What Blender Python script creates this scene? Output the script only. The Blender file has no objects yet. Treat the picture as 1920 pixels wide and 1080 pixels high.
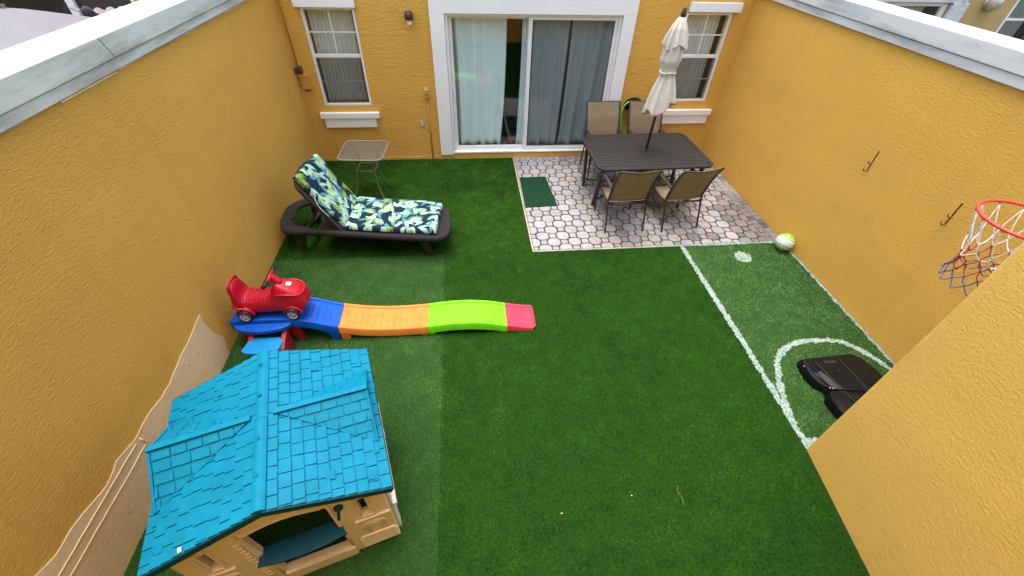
import bpy, bmesh, math, random
import numpy as np
from mathutils import Vector, Matrix
random.seed(4)
RNG = np.random.default_rng(7)
SC = bpy.context.scene
COL = SC.collection
PI = math.pi

# ------------------------------------------------------------------ camera
F_PX, PITCH, YAW, ROLL = 802.11, 0.7513, 0.1239, 0.0384
CAM = Vector((2.4121, -6.9294, 3.4123))
def _cam():
    cy, sy, cp, sp = math.cos(YAW), math.sin(YAW), math.cos(PITCH), math.sin(PITCH)
    f = Vector((sy*cp, cy*cp, -sp)); r = Vector((cy, -sy, 0)); u = r.cross(f)
    c, s = math.cos(ROLL), math.sin(ROLL)
    r, u = r*c + u*s, u*c - r*s
    d = bpy.data.cameras.new('camera'); o = bpy.data.objects.new('camera', d); COL.objects.link(o)
    m = Matrix((r, u, -f)).transposed().to_4x4(); m.translation = CAM
    o.matrix_world = m
    d.sensor_width = 36; d.sensor_fit = 'HORIZONTAL'; d.lens = F_PX/1920*36
    d.clip_start = 0.02; d.clip_end = 500
    SC.camera = o
_cam()
# ------------------------------------------------------------------ world, sun, exposure
SUN_EL, SUN_AZ = math.radians(83), math.radians(312)      # azimuth measured clockwise from +y
w = bpy.data.worlds.new('World'); SC.world = w; w.use_nodes = True
nt = w.node_tree
sky = nt.nodes.new('ShaderNodeTexSky'); sky.sky_type = 'NISHITA'; sky.sun_disc = False
sky.sun_elevation = SUN_EL; sky.sun_rotation = SUN_AZ; sky.air_density = 1.6; sky.dust_density = 6.0; sky.ozone_density = 1.0
bg = nt.nodes['Background']; bg.inputs['Strength'].default_value = 0.15
nt.links.new(sky.outputs[0], bg.inputs[0])
sd = bpy.data.lights.new('sun', 'SUN'); sd.energy = .65; sd.angle = math.radians(50); sd.color = (1, .965, .91)
so = bpy.data.objects.new('sun', sd); COL.objects.link(so)
dirv = Vector((math.sin(SUN_AZ)*math.cos(SUN_EL), math.cos(SUN_AZ)*math.cos(SUN_EL), math.sin(SUN_EL)))
so.rotation_euler = dirv.to_track_quat('Z', 'Y').to_euler(); so.location = (2, -3, 12)
SC.view_settings.view_transform = 'Standard'; SC.view_settings.look = 'None'
SC.view_settings.exposure = 1.4; SC.view_settings.gamma = 1
SC.view_settings.use_curve_mapping = False
try:
    SC.cycles.max_bounces = 8; SC.cycles.transparent_max_bounces = 12
except Exception: pass

# ------------------------------------------------------------------ helpers
def tag(o, label=None, cat=None, group=None, kind=None):
    if label: o['label'] = label
    if cat: o['category'] = cat
    if group: o['group'] = group
    if kind: o['kind'] = kind
    return o
def thing(name, label, cat, loc=(0, 0, 0), rz=0, group=None):
    o = bpy.data.objects.new(name, None); COL.objects.link(o)
    o.location = loc; o.rotation_euler = (0, 0, rz); o.empty_display_size = .1
    return tag(o, label, cat, group)
def copy_tree(o, parent=None):
    c = o.copy(); COL.objects.link(c); c.parent = parent
    for ch in list(o.children): copy_tree(ch, c)
    return c

class MB:
    def __init__(s): s.v = []; s.f = []
    def add(s, vs, fs):
        n = len(s.v); s.v += [tuple(v) for v in vs]; s.f += [tuple(i+n for i in f) for f in fs]; return s
    def box(s, x0, x1, y0, y1, z0, z1):
        vs = [(x0,y0,z0),(x1,y0,z0),(x1,y1,z0),(x0,y1,z0),(x0,y0,z1),(x1,y0,z1),(x1,y1,z1),(x0,y1,z1)]
        return s.add(vs, [(0,3,2,1),(4,5,6,7),(0,1,5,4),(1,2,6,5),(2,3,7,6),(3,0,4,7)])
    def bar(s, a, b, w, h, up=(0, 0, 1)):
        a, b = Vector(a), Vector(b); d = (b-a).normalized(); u = Vector(up)
        if abs(d.dot(u)) > .98: u = Vector((0, 1, 0))
        x = d.cross(u).normalized(); y = x.cross(d)
        vs = [p + x*sx*w/2 + y*sy*h/2 for p in (a, b) for sx, sy in ((-1,-1),(1,-1),(1,1),(-1,1))]
        return s.add(vs, [(0,1,2,3),(7,6,5,4),(0,4,5,1),(1,5,6,2),(2,6,7,3),(3,7,4,0)])
    def tube(s, pts, r, n=8, closed=False, rf=None):
        P = [Vector(p) for p in pts]; m = len(P); rings = []
        nrm = None
        for i in range(m):
            if closed: d = P[(i+1) % m] - P[i-1]
            else: d = P[min(i+1, m-1)] - P[max(i-1, 0)]
            d.normalize()
            if nrm is None:
                nrm = d.orthogonal().normalized()
            nrm = (nrm - d*nrm.dot(d)).normalized(); b = d.cross(nrm)
            rr = rf(i/(m-1)) if rf else r
            rings.append([P[i] + (nrm*math.cos(2*PI*k/n) + b*math.sin(2*PI*k/n))*rr for k in range(n)])
        vs = [v for r_ in rings for v in r_]; fs = []
        for i in range(m if closed else m-1):
            j = (i+1) % m
            for k in range(n):
                fs.append((i*n+k, i*n+(k+1) % n, j*n+(k+1) % n, j*n+k))
        if not closed:
            fs.append(tuple(range(n-1, -1, -1))); fs.append(tuple((m-1)*n+k for k in range(n)))
        return s.add(vs, fs)
    def lathe(s, prof, n=24, c=(0, 0, 0), axis='z', cap=True):
        vs = []; fs = []
        for r, h in prof:
            for k in range(n):
                a = 2*PI*k/n
                p = (r*math.cos(a), r*math.sin(a), h)
                if axis == 'y': p = (p[0], p[2], p[1])
                if axis == 'x': p = (p[2], p[0], p[1])
                vs.append((p[0]+c[0], p[1]+c[1], p[2]+c[2]))
        for i in range(len(prof)-1):
            for k in range(n): fs.append((i*n+k, i*n+(k+1) % n, (i+1)*n+(k+1) % n, (i+1)*n+k))
        if cap:
            fs.append(tuple(range(n-1, -1, -1))); fs.append(tuple((len(prof)-1)*n+k for k in range(n)))
        return s.add(vs, fs)
    def grid(s, rows):
        n = len(rows[0]); vs = [p for r in rows for p in r]
        fs = [(i*n+j, i*n+j+1, (i+1)*n+j+1, (i+1)*n+j) for i in range(len(rows)-1) for j in range(n-1)]
        return s.add(vs, fs)
    def loft(s, rows, cap=True):      # closed rings
        n = len(rows[0]); vs = [p for r in rows for p in r]
        fs = [(i*n+j, i*n+(j+1) % n, (i+1)*n+(j+1) % n, (i+1)*n+j) for i in range(len(rows)-1) for j in range(n)]
        if cap: fs += [tuple(range(n-1, -1, -1)), tuple((len(rows)-1)*n+j for j in range(n))]
        return s.add(vs, fs)
    def xf(s, fn): s.v = [tuple(fn(Vector(v))) for v in s.v]; return s
    def build(s, name, m, parent=None, smooth=False, bevel=0, seg=2, sub=0, solid=0, fix=True, ang=None):
        me = bpy.data.meshes.new(name); me.from_pydata([tuple(float(c) for c in v) for v in s.v], [], [tuple(int(i) for i in f) for f in s.f])
        if fix:
            bm = bmesh.new(); bm.from_mesh(me); bmesh.ops.recalc_face_normals(bm, faces=bm.faces); bm.to_mesh(me); bm.free()
        me.materials.append(m)
        o = bpy.data.objects.new(name, me); COL.objects.link(o); o.parent = parent
        if smooth or ang is not None:
            for p in me.polygons: p.use_smooth = True
            if ang is not None:
                try: me.set_sharp_from_angle(angle=math.radians(ang))
                except Exception: pass
        if solid:
            q = o.modifiers.new('solid', 'SOLIDIFY'); q.thickness = solid; q.offset = 0
        if sub:
            q = o.modifiers.new('sub', 'SUBSURF'); q.levels = sub; q.render_levels = sub
        if bevel:
            q = o.modifiers.new('bevel', 'BEVEL'); q.width = bevel; q.segments = seg; q.limit_method = 'ANGLE'
            q.angle_limit = math.radians(35)
            for p in me.polygons: p.use_smooth = True
            q.harden_normals = True
        return o

def plate(outer, holes, depth, frame, bevel=0.0):
    """flat plate with holes: outline in 2D (a,b); frame(a,b,c)->3D, c from 0..depth; returns MB"""
    cu = bpy.data.curves.new('tmp', 'CURVE'); cu.dimensions = '2D'; cu.fill_mode = 'BOTH'
    for pts in [outer] + list(holes):
        sp = cu.splines.new('POLY'); sp.points.add(len(pts)-1); sp.use_cyclic_u = True
        for i, p in enumerate(pts): sp.points[i].co = (p[0], p[1], 0, 1)
    cu.extrude = depth/2 - bevel; cu.bevel_depth = bevel; cu.bevel_resolution = 1; cu.offset = -bevel if bevel else 0
    o = bpy.data.objects.new('tmp', cu); COL.objects.link(o)
    dg = bpy.context.evaluated_depsgraph_get(); me = bpy.data.meshes.new_from_object(o.evaluated_get(dg))
    mb = MB(); mb.add([frame(v.co.x, v.co.y, v.co.z + depth/2) for v in me.vertices], [tuple(p.vertices) for p in me.polygons])
    bpy.data.objects.remove(o); bpy.data.curves.remove(cu); bpy.data.meshes.remove(me)
    # weld
    bm = bmesh.new(); vs = [bm.verts.new(v) for v in mb.v]
    for f in mb.f:
        try: bm.faces.new([vs[i] for i in f])
        except Exception: pass
    bmesh.ops.remove_doubles(bm, verts=bm.verts, dist=1e-5); bm.verts.index_update()
    out = MB(); out.v = [tuple(v.co) for v in bm.verts]; out.f = [tuple(v.index for v in f.verts) for f in bm.faces]; bm.free()
    return out
def quad(x0, x1, y, z0, z1): return MB().add([(x0, y, z0), (x1, y, z0), (x1, y, z1), (x0, y, z1)], [(0, 1, 2, 3)])
def rrect(x0, x1, y0, y1, r, n=6):
    p = []
    for cx, cy, a in ((x1-r, y1-r, 0), (x0+r, y1-r, 90), (x0+r, y0+r, 180), (x1-r, y0+r, 270)):
        for k in range(n+1):
            t = math.radians(a + 90*k/n); p.append((cx+r*math.cos(t), cy+r*math.sin(t)))
    return p
def smooth_pts(P, k=6):
    """Catmull-Rom through points"""
    P = [Vector(p) for p in P]; out = []
    for i in range(len(P)-1):
        a, b, c, d = P[max(i-1, 0)], P[i], P[i+1], P[min(i+2, len(P)-1)]
        for j in range(k):
            t = j/k
            out.append(.5*((2*b) + (c-a)*t + (2*a-5*b+4*c-d)*t*t + (3*b-a-3*c+d)*t**3))
    out.append(P[-1]); return out
def interp(x, xs, ys): return float(np.interp(x, xs, ys))

# ------------------------------------------------------------------ materials
def mat(name, col, rough=.5, metal=0, var=None, bump=None, spec=.5, col2=None, attr=None, rvar=0, aniso=None, coat=0):
    """var=(scale, amount, detail) colour variation; col2: second colour mixed by noise; bump=list of (scale, strength, dist, kind)"""
    m = bpy.data.materials.new(name); m.use_nodes = True; N = m.node_tree.nodes; L = m.node_tree.links
    b = N['Principled BSDF']
    b.inputs['Roughness'].default_value = rough; b.inputs['Metallic'].default_value = metal
    b.inputs['Specular IOR Level'].default_value = spec
    if coat: b.inputs['Coat Weight'].default_value = coat; b.inputs['Coat Roughness'].default_value = .15
    tc = N.new('ShaderNodeTexCoord'); co = tc.outputs['Object']
    if aniso:
        mp = N.new('ShaderNodeMapping'); L.new(co, mp.inputs[0]); mp.inputs['Scale'].default_value = aniso; co = mp.outputs[0]
    out = None
    if attr:
        a = N.new('ShaderNodeAttribute'); a.attribute_name = attr; out = a.outputs['Color']
    else:
        r = N.new('ShaderNodeRGB'); r.outputs[0].default_value = (*col, 1); out = r.outputs[0]
    if var:
        n = N.new('ShaderNodeTexNoise'); n.inputs['Scale'].default_value = var[0]; n.inputs['Detail'].default_value = var[2] if len(var) > 2 else 4
        L.new(co, n.inputs['Vector'])
        if col2:
            rp = N.new('ShaderNodeMapRange'); L.new(n.outputs[0], rp.inputs[0])
            rp.inputs[1].default_value = .5-var[1]; rp.inputs[2].default_value = .5+var[1]
            mx = N.new('ShaderNodeMix'); mx.data_type = 'RGBA'; L.new(rp.outputs[0], mx.inputs[0]); L.new(out, mx.inputs[6]); mx.inputs[7].default_value = (*col2, 1)
            out = mx.outputs[2]
        else:
            rp = N.new('ShaderNodeMapRange'); L.new(n.outputs[0], rp.inputs[0]); rp.inputs[1].default_value = .25; rp.inputs[2].default_value = .75
            rp.inputs[3].default_value = 1-var[1]; rp.inputs[4].default_value = 1+var[1]
            mx = N.new('ShaderNodeVectorMath'); mx.operation = 'SCALE'; L.new(out, mx.inputs[0]); L.new(rp.outputs[0], mx.inputs['Scale']); out = mx.outputs[0]
    L.new(out, b.inputs['Base Color'])
    if rvar:
        n = N.new('ShaderNodeTexNoise'); n.inputs['Scale'].default_value = 9; n.inputs['Detail'].default_value = 5; L.new(co, n.inputs['Vector'])
        rp = N.new('ShaderNodeMapRange'); L.new(n.outputs[0], rp.inputs[0]); rp.inputs[3].default_value = max(0, rough-rvar); rp.inputs[4].default_value = min(1, rough+rvar)
        L.new(rp.outputs[0], b.inputs['Roughness'])
    prev = None
    for sc, st, di, kind in (bump or []):
        if kind == 'noise':
            n = N.new('ShaderNodeTexNoise'); n.inputs['Scale'].default_value = sc; n.inputs['Detail'].default_value = 5; n.inputs['Roughness'].default_value = .6; h = n.outputs[0]
        elif kind == 'vor':
            n = N.new('ShaderNodeTexVoronoi'); n.inputs['Scale'].default_value = sc; h = n.outputs['Distance']
        elif kind == 'weave':
            n = N.new('ShaderNodeTexWave'); n.inputs['Scale'].default_value = sc; n.bands_direction = 'X'; h = n.outputs['Fac']
        elif kind == 'weavey':
            n = N.new('ShaderNodeTexWave'); n.inputs['Scale'].default_value = sc; n.bands_direction = 'Y'; h = n.outputs['Fac']
        elif kind == 'weavez':
            n = N.new('ShaderNodeTexWave'); n.inputs['Scale'].default_value = sc; n.bands_direction = 'Z'; h = n.outputs['Fac']
        L.new(co, n.inputs['Vector'])
        bp = N.new('ShaderNodeBump'); bp.inputs['Strength'].default_value = st; bp.inputs['Distance'].default_value = di
        L.new(h, bp.inputs['Height'])
        if prev: L.new(prev, bp.inputs['Normal'])
        prev = bp.outputs[0]
    if prev: L.new(prev, b.inputs['Normal'])
    return m
def stucco(name, col, scale, strength, dist, stretch=(1, 1, 1.6), var=.07, stain=None, streak=0):
    m = mat(name, col, .86, spec=.25, aniso=stretch, var=(1.3, var, 6),
            bump=[(scale, strength, dist, 'noise'), (scale*.42, strength*.7, dist*1.3, 'noise')])
    if stain:
        N = m.node_tree.nodes; L = m.node_tree.links; b = N['Principled BSDF']
        src = b.inputs['Base Color'].links[0].from_socket
        tc = N.new('ShaderNodeTexCoord'); mp = N.new('ShaderNodeMapping'); mp.inputs['Scale'].default_value = stain[1]; L.new(tc.outputs['Object'], mp.inputs[0])
        n = N.new('ShaderNodeTexNoise'); n.inputs['Scale'].default_value = 1; n.inputs['Detail'].default_value = 7; n.inputs['Roughness'].default_value = .65; L.new(mp.outputs[0], n.inputs[0])
        rp = N.new('ShaderNodeMapRange'); L.new(n.outputs[0], rp.inputs[0]); rp.inputs[1].default_value = stain[2]; rp.inputs[2].default_value = stain[3]; rp.inputs[4].default_value = stain[4]
        mx = N.new('ShaderNodeMix'); mx.data_type = 'RGBA'; L.new(rp.outputs[0], mx.inputs[0]); L.new(src, mx.inputs[6]); mx.inputs[7].default_value = (*stain[0], 1)
        L.new(mx.outputs[2], b.inputs['Base Color'])
    if streak:
        N = m.node_tree.nodes; L = m.node_tree.links; b = N['Principled BSDF']; src = b.inputs['Base Color'].links[0].from_socket
        tc = N.new('ShaderNodeTexCoord'); mp = N.new('ShaderNodeMapping'); mp.inputs['Scale'].default_value = (7, 7, .55); L.new(tc.outputs['Object'], mp.inputs[0])
        n = N.new('ShaderNodeTexNoise'); n.inputs['Scale'].default_value = 1; n.inputs['Detail'].default_value = 4; L.new(mp.outputs[0], n.inputs[0])
        rp = N.new('ShaderNodeMapRange'); L.new(n.outputs[0], rp.inputs[0]); rp.inputs[1].default_value = .52; rp.inputs[2].default_value = .78; rp.inputs[3].default_value = 1; rp.inputs[4].default_value = 1-streak
        mx = N.new('ShaderNodeVectorMath'); mx.operation = 'SCALE'; L.new(src, mx.inputs[0]); L.new(rp.outputs[0], mx.inputs['Scale']); L.new(mx.outputs[0], b.inputs['Base Color'])
    return m
M = {}
YEL = (.60, .335, .065)
M['wall'] = stucco('wall_stucco', (.71, .415, .082), 85, .95, .010, (1, .7, 1.5), .06, ((.56, .345, .07), (.9, .5, 2.2), .52, .8, .5), streak=.06)
M['nwall'] = stucco('neighbour_stucco', (.47, .35, .15), 50, .6, .012)
M['facade'] = stucco('facade_stucco', (.70, .405, .082), 34, .8, .016, (.8, 1, 1.7), .05, ((.60, .34, .065), (1.2, 1, 1.6), .55, .8, .4), streak=.05)
M['primer'] = stucco('primer_plaster', (.78, .57, .33), 60, .45, .006, (1, .8, 1.3), .08, ((.62, .44, .23), (2, 2, 5), .5, .7, .5))
M['patchrim'] = stucco('primer_rim', (.78, .58, .34), 60, .5, .006)
M['white'] = stucco('white_trim', (.84, .86, .87), 70, .25, .004, (1, 1, 1), .04)
M['cap_l'] = stucco('weathered_coping', (.58, .64, .625), 40, .3, .006, (1, 1, 1), .10, ((.30, .33, .31), (5, .9, 7), .46, .66, .85))
M['cap_r'] = stucco('coping_white', (.58, .62, .65), 50, .3, .006, (1, 1, 1), .07, ((.28, .33, .36), (4, .9, 9), .47, .68, .85))
M['alu'] = mat('white_aluminium', (.80, .81, .82), .4, var=(5, .05), spec=.5)
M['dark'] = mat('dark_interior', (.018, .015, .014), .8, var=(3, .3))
M['intfloor'] = mat('interior_tile', (.33, .30, .28), .45, var=(8, .12))
M['bead'] = mat('rusty_bead', (.80, .70, .54), .7, var=(1.2, .10), col2=(.42, .27, .12))
M['frame_dk'] = mat('dark_powder_coat', (.028, .023, .023), .42, var=(14, .3), rvar=.1)
M['tabletop'] = mat('table_slats', (.019, .0175, .018), .6, spec=.35, var=(16, .28), rvar=.12, aniso=(1, 5, 1), bump=[(60, .15, .002, 'noise')])
M['sling'] = mat('beige_sling', (.285, .225, .145), .8, var=(7, .10), aniso=(1, 1, 1), bump=[(95, .5, .002, 'weave'), (95, .4, .002, 'weavez')])
M['wicker'] = mat('wicker', (.030, .025, .030), .6, spec=.3, var=(20, .2), bump=[(26, .8, .008, 'weave'), (60, .4, .003, 'weavey')])
M['wicker2'] = mat('resin_frame', (.028, .023, .028), .55, spec=.3, var=(20, .15), bump=[(90, .3, .002, 'noise')])
M['umbrella'] = mat('umbrella_cloth', (.72, .68, .62), .9, var=(6, .10), bump=[(240, .25, .001, 'noise')])
M['red'] = mat('red_plastic', (.40, .004, .022), .40, spec=.35, var=(7, .10), rvar=.08, bump=[(260, .06, .001, 'noise')])
M['redstep'] = mat('dark_red_plastic', (.33, .010, .018), .42, var=(7, .10))
M['pink'] = mat('coral_plastic', (.62, .045, .085), .5, spec=.2, var=(9, .15, 8), bump=[(240, .08, .001, 'noise')])
M['orange'] = mat('orange_plastic', (.74, .225, .045), .5, spec=.2, var=(9, .15, 8), bump=[(240, .08, .001, 'noise')])
M['lime'] = mat('lime_plastic', (.16, .72, .012), .5, spec=.2, var=(9, .15, 8), bump=[(240, .08, .001, 'noise')])
M['blue'] = mat('blue_plastic', (.002, .085, .50), .46, spec=.25, var=(9, .15, 8), bump=[(240, .08, .001, 'noise')])
M['sky_blue'] = mat('light_blue_plastic', (.008, .24, .60), .46, spec=.25, var=(6, .08))
M['roof'] = mat('turquoise_plastic', (.0005, .170, .290), .55, spec=.12, var=(7, .14, 7), rvar=.08, bump=[(180, .12, .001, 'noise')])
M['teal'] = mat('dark_teal_plastic', (.002, .045, .070), .5, spec=.2, var=(5, .1))
M['tan'] = mat('tan_plastic', (.74, .585, .38), .55, var=(4, .08), bump=[(200, .12, .001, 'noise')])
M['whiteplastic'] = mat('white_plastic', (.72, .70, .68), .5, var=(6, .05))
M['black'] = mat('black_plastic', (.005, .0055, .007), .42, spec=.14, var=(8, .3), rvar=.1, bump=[(220, .15, .001, 'noise')])
M['grooveblk'] = mat('groove_black', (.003, .003, .003), .6)
M['rubber'] = mat('rubber', (.012, .012, .012), .6)
M['rim'] = mat('grey_rim', (.55, .55, .54), .4, metal=.2)
M['steel'] = mat('steel_bright', (.7, .7, .7), .3, metal=.9)
M['hoopred'] = mat('hoop_red', (.62, .045, .03), .38, var=(12, .08))
M['net_w'] = mat('net_white', (.75, .75, .77), .8, var=(40, .1))
M['net_r'] = mat('net_red', (.38, .03, .03), .8, var=(40, .1))
M['net_b'] = mat('net_blue', (.06, .09, .32), .8, var=(40, .1))
M['sidetable'] = mat('taupe_metal', (.17, .145, .12), .45, var=(15, .1))
M['brown'] = mat('brown_metal', (.055, .03, .025), .5, var=(12, .2))
M['bulb'] = mat('bulb_glass', (.82, .80, .74), .25)
M['ybox'] = mat('painted_box', (.58, .32, .07), .6, var=(15, .1))
M['ycond'] = mat('painted_pipe', (.50, .27, .05), .6, var=(15, .12))
M['greybox'] = mat('grey_device', (.10, .07, .07), .6, var=(30, .4))
M['hose'] = mat('green_hose', (.33, .68, .10), .45)
M['mat'] = mat('green_mat', (.012, .052, .026), .95, spec=.08, var=(30, .25), bump=[(14, 1, .006, 'weave'), (14, 1, .006, 'weavey')], aniso=(1, 1, 1))
M['soil'] = mat('soil_ground', (.10, .09, .06), .95, spec=.1, var=(2, .3), bump=[(20, .5, .02, 'noise')])
M['turfbase'] = mat('turf_backing', (.012, .045, .006), .95, spec=.05, var=(40, .3))
M['joint'] = mat('joint_sand', (.055, .045, .038), .95, spec=.1, var=(18, .35), bump=[(80, .6, .006, 'noise')])
M['conc'] = mat('edge_concrete', (.40, .37, .33), .9, spec=.15, var=(10, .25), bump=[(60, .5, .006, 'noise')])
M['leafdry'] = mat('dry_scrap', (.62, .60, .50), .9)
M['moss'] = mat('moss', (.05, .09, .015), .95, spec=.05, var=(60, .5))
def glass(name, tint=(.9, .95, .95), gl=.10):
    m = bpy.data.materials.new(name); m.use_nodes = True; N = m.node_tree.nodes; L = m.node_tree.links
    for n in list(N): N.remove(n)
    o = N.new('ShaderNodeOutputMaterial'); mx = N.new('ShaderNodeMixShader'); t = N.new('ShaderNodeBsdfTransparent'); g = N.new('ShaderNodeBsdfGlossy')
    t.inputs[0].default_value = (*tint, 1); g.inputs['Roughness'].default_value = .03
    fr = N.new('ShaderNodeLayerWeight'); pw = N.new('ShaderNodeMath'); pw.operation = 'POWER'; L.new(fr.outputs['Facing'], pw.inputs[0]); pw.inputs[1].default_value = 5
    ad = N.new('ShaderNodeMath'); ad.operation = 'MULTIPLY_ADD'; L.new(pw.outputs[0], ad.inputs[0]); ad.inputs[1].default_value = .8; ad.inputs[2].default_value = gl-.04
    L.new(ad.outputs[0], mx.inputs[0]); L.new(t.outputs[0], mx.inputs[1]); L.new(g.outputs[0], mx.inputs[2]); L.new(mx.outputs[0], o.inputs[0])
    return m
M['glass'] = glass('window_glass', gl=.14)
M['frost'] = glass('tinted_table_glass', (.62, .58, .50), .10)
def screenm(name, col, k):
    m = bpy.data.materials.new(name); m.use_nodes = True; N = m.node_tree.nodes; L = m.node_tree.links
    b = N['Principled BSDF']; b.inputs['Base Color'].default_value = (*col, 1); b.inputs['Roughness'].default_value = .8; b.inputs['Specular IOR Level'].default_value = .1
    t = N.new('ShaderNodeBsdfTransparent'); mx = N.new('ShaderNodeMixShader'); mx.inputs[0].default_value = k
    L.new(t.outputs[0], mx.inputs[1]); L.new(b.outputs[0], mx.inputs[2]); L.new(mx.outputs[0], N['Material Output'].inputs[0])
    return m
M['screen'] = screenm('insect_screen', (.04, .045, .05), .38)
M['tableglass'] = screenm('etched_glass', (.10, .105, .085), .42)
def translucent(m, k):
    N = m.node_tree.nodes; L = m.node_tree.links; b = N['Principled BSDF']; t = N.new('ShaderNodeBsdfTranslucent'); mx = N.new('ShaderNodeMixShader'); mx.inputs[0].default_value = k
    L.new(b.inputs['Base Color'].links[0].from_socket, t.inputs[0]); L.new(b.outputs[0], mx.inputs[1]); L.new(t.outputs[0], mx.inputs[2]); L.new(mx.outputs[0], N['Material Output'].inputs[0])
M['sling'] = mat('beige_sling', (.36, .29, .19), .8, spec=.1, var=(7, .10), bump=[(95, .5, .002, 'weave'), (95, .4, .002, 'weavez')]); translucent(M['sling'], .42)
translucent(M['umbrella'], .2)
def cloth(name, col, sss=.0, var=.05):
    m = mat(name, col, .9, spec=.1, var=(5, var)); return m
M['curt_l'] = cloth('pale_curtain', (.84, .96, .98)); M['curt_g'] = cloth('grey_curtain', (.68, .77, .80)); M['curt_w'] = cloth('sheer_curtain', (.78, .80, .76))

# ------------------------------------------------------------------ ground
def sheet(name, x0, x1, y0, y1, z, m, th=0):
    mb = MB().add([(x0, y0, z), (x1, y0, z), (x1, y1, z), (x0, y1, z)], [(0, 1, 2, 3)])
    return mb.build(name, m)
W = 6.634
tag(sheet('ground', -60, 60, -60, 60, -.05, M['soil']), kind='structure')

# value noise in numpy
def vnoise(x, y, sc, seed):
    r = np.random.default_rng(seed); T = r.random((64, 64))
    u, v = x*sc+100, y*sc+100; i, j = np.floor(u).astype(int), np.floor(v).astype(int); fu, fv = u-i, v-j
    fu = fu*fu*(3-2*fu); fv = fv*fv*(3-2*fv); i %= 64; j %= 64; i2, j2 = (i+1) % 64, (j+1) % 64
    return (T[i, j]*(1-fu)+T[i2, j]*fu)*(1-fv) + (T[i, j2]*(1-fu)+T[i2, j2]*fu)*fv

PX0, PX1, PY0, PY1 = 3.215, W, -2.63, 0.0       # patio
YB = -7.4
lawn = MB()
lawn.add([(2.08, YB, 0), (5.19, YB, 0), (5.19, PY0, 0), (2.08, PY0, 0)], [(0, 1, 2, 3)])
lawn2 = MB(); lawn2.add([(0, YB, 0), (2.08, YB, 0), (2.08, PY0, 0), (0, PY0, 0)], [(0, 1, 2, 3)])
lawn2.add([(5.19, -5.46, 0), (W, -5.46, 0), (W, PY0, 0), (5.19, PY0, 0)], [(0, 1, 2, 3)])
M['turfbase2'] = mat('turf_backing_pale', (.021, .062, .014), .95, spec=.05, var=(40, .3))
tag(lawn2.build('lawn', M['turfbase2']), kind='structure')
lawn.add([(0, PY0, 0), (PX0-.02, PY0, 0), (PX0-.02, 0, 0), (0, 0, 0)], [(0, 1, 2, 3)])
tag(lawn.build('lawn', M['turfbase']), kind='structure')

# painted shapes on the turf (world metres)
ARC = [(5.19,-5.40),(5.20,-5.192),(5.265,-4.927),(5.352,-4.711),(5.415,-4.584),(5.544,-4.455),(5.686,-4.38),(5.884,-4.336),(6.129,-4.345),(6.302,-4.411),(6.434,-4.565),(6.518,-4.749),(6.57,-4.95),(6.60,-5.3)]
ARC = np.array([tuple(p)[:2] for p in smooth_pts([(a, b, 0) for a, b in ARC], 5)])
def dist_poly(x, y, P):
    d = np.full(x.shape, 9e9)
    for a, b in zip(P[:-1], P[1:]):
        ab = b-a; t = np.clip(((x-a[0])*ab[0]+(y-a[1])*ab[1])/(ab@ab), 0, 1)
        d = np.minimum(d, np.hypot(x-a[0]-t*ab[0], y-a[1]-t*ab[1]))
    return d
def paint_masks(x, y):
    j = (vnoise(x, y, 14, 3)-.5)*.018 + (vnoise(x, y, 60, 5)-.5)*.022
    line = dist_poly(x, y, np.array([(5.19, -5.50), (5.20, -4.2), (5.19, PY0-.02)])) + j < .030
    wallline = ((W - x + j) < .042) & (y < PY0)
    topline = (np.abs(y-(PY0-.012)) + j*.6 < .014+.010*(vnoise(x, y, 3, 8))) & (x > 5.17)
    end = (np.abs(y+5.41)+j < .035) & (x > 5.16) & (x < 5.5)
    arc = (dist_poly(x, y, ARC) + j < .029)
    dr = np.hypot((x-5.91), (y+2.925))
    disc = (dr + j*1.4 < .108) & ~((dr > .042) & (dr < .052) & (vnoise(x, y, 9, 12) > .35))
    return line | wallline | topline | end, arc, disc

def blades(n_m2, x0, x1, y0, y1, region):
    n = int((x1-x0)*(y1-y0)*n_m2)
    x = RNG.uniform(x0, x1, n); y = RNG.uniform(y0, y1, n)
    base, lean_dir, lean, ln, wd = region
    return x, y, np.tile(np.array(base), (n, 1)), np.full(n, lean_dir), np.full(n, lean), np.full(n, ln), np.full(n, wd)
G_LIGHT = (.074, .175, .049); G_DARK = (.026, .094, .006); G_COURT = (.100, .230, .074); G_BACK = (.033, .102, .008)
def seam_x(y): return 2.08 + .02*np.sin(y*2.1) + RNG.normal(0, .022, len(y)) + .05*(vnoise(np.full(len(y), .5), y, 2.2, 61)-.5)
parts = []
D = 8500
parts.append(blades(D, 0, 5.19, YB, PY0, (G_DARK, math.radians(80), .9, .024, .0042)))
parts.append(blades(D, 5.19, W-.005, -5.45, PY0, (G_COURT, math.radians(250), .8, .023, .0042)))
parts.append(blades(D, 0, PX0-.025, PY0, -.005, (G_BACK, math.radians(85), .9, .028, .0042)))
X, Y, C, LD, LE, LN, WD = [np.concatenate([p[i] for p in parts]) for i in range(7)]
lt = (X < seam_x(Y)) & (Y < PY0+RNG.normal(0, .008, len(Y)))
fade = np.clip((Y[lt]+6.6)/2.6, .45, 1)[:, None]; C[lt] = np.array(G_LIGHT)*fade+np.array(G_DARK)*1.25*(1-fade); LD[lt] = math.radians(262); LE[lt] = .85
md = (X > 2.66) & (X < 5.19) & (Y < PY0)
C[md] = np.array(G_DARK)*np.array([.80, .92, .85])
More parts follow.
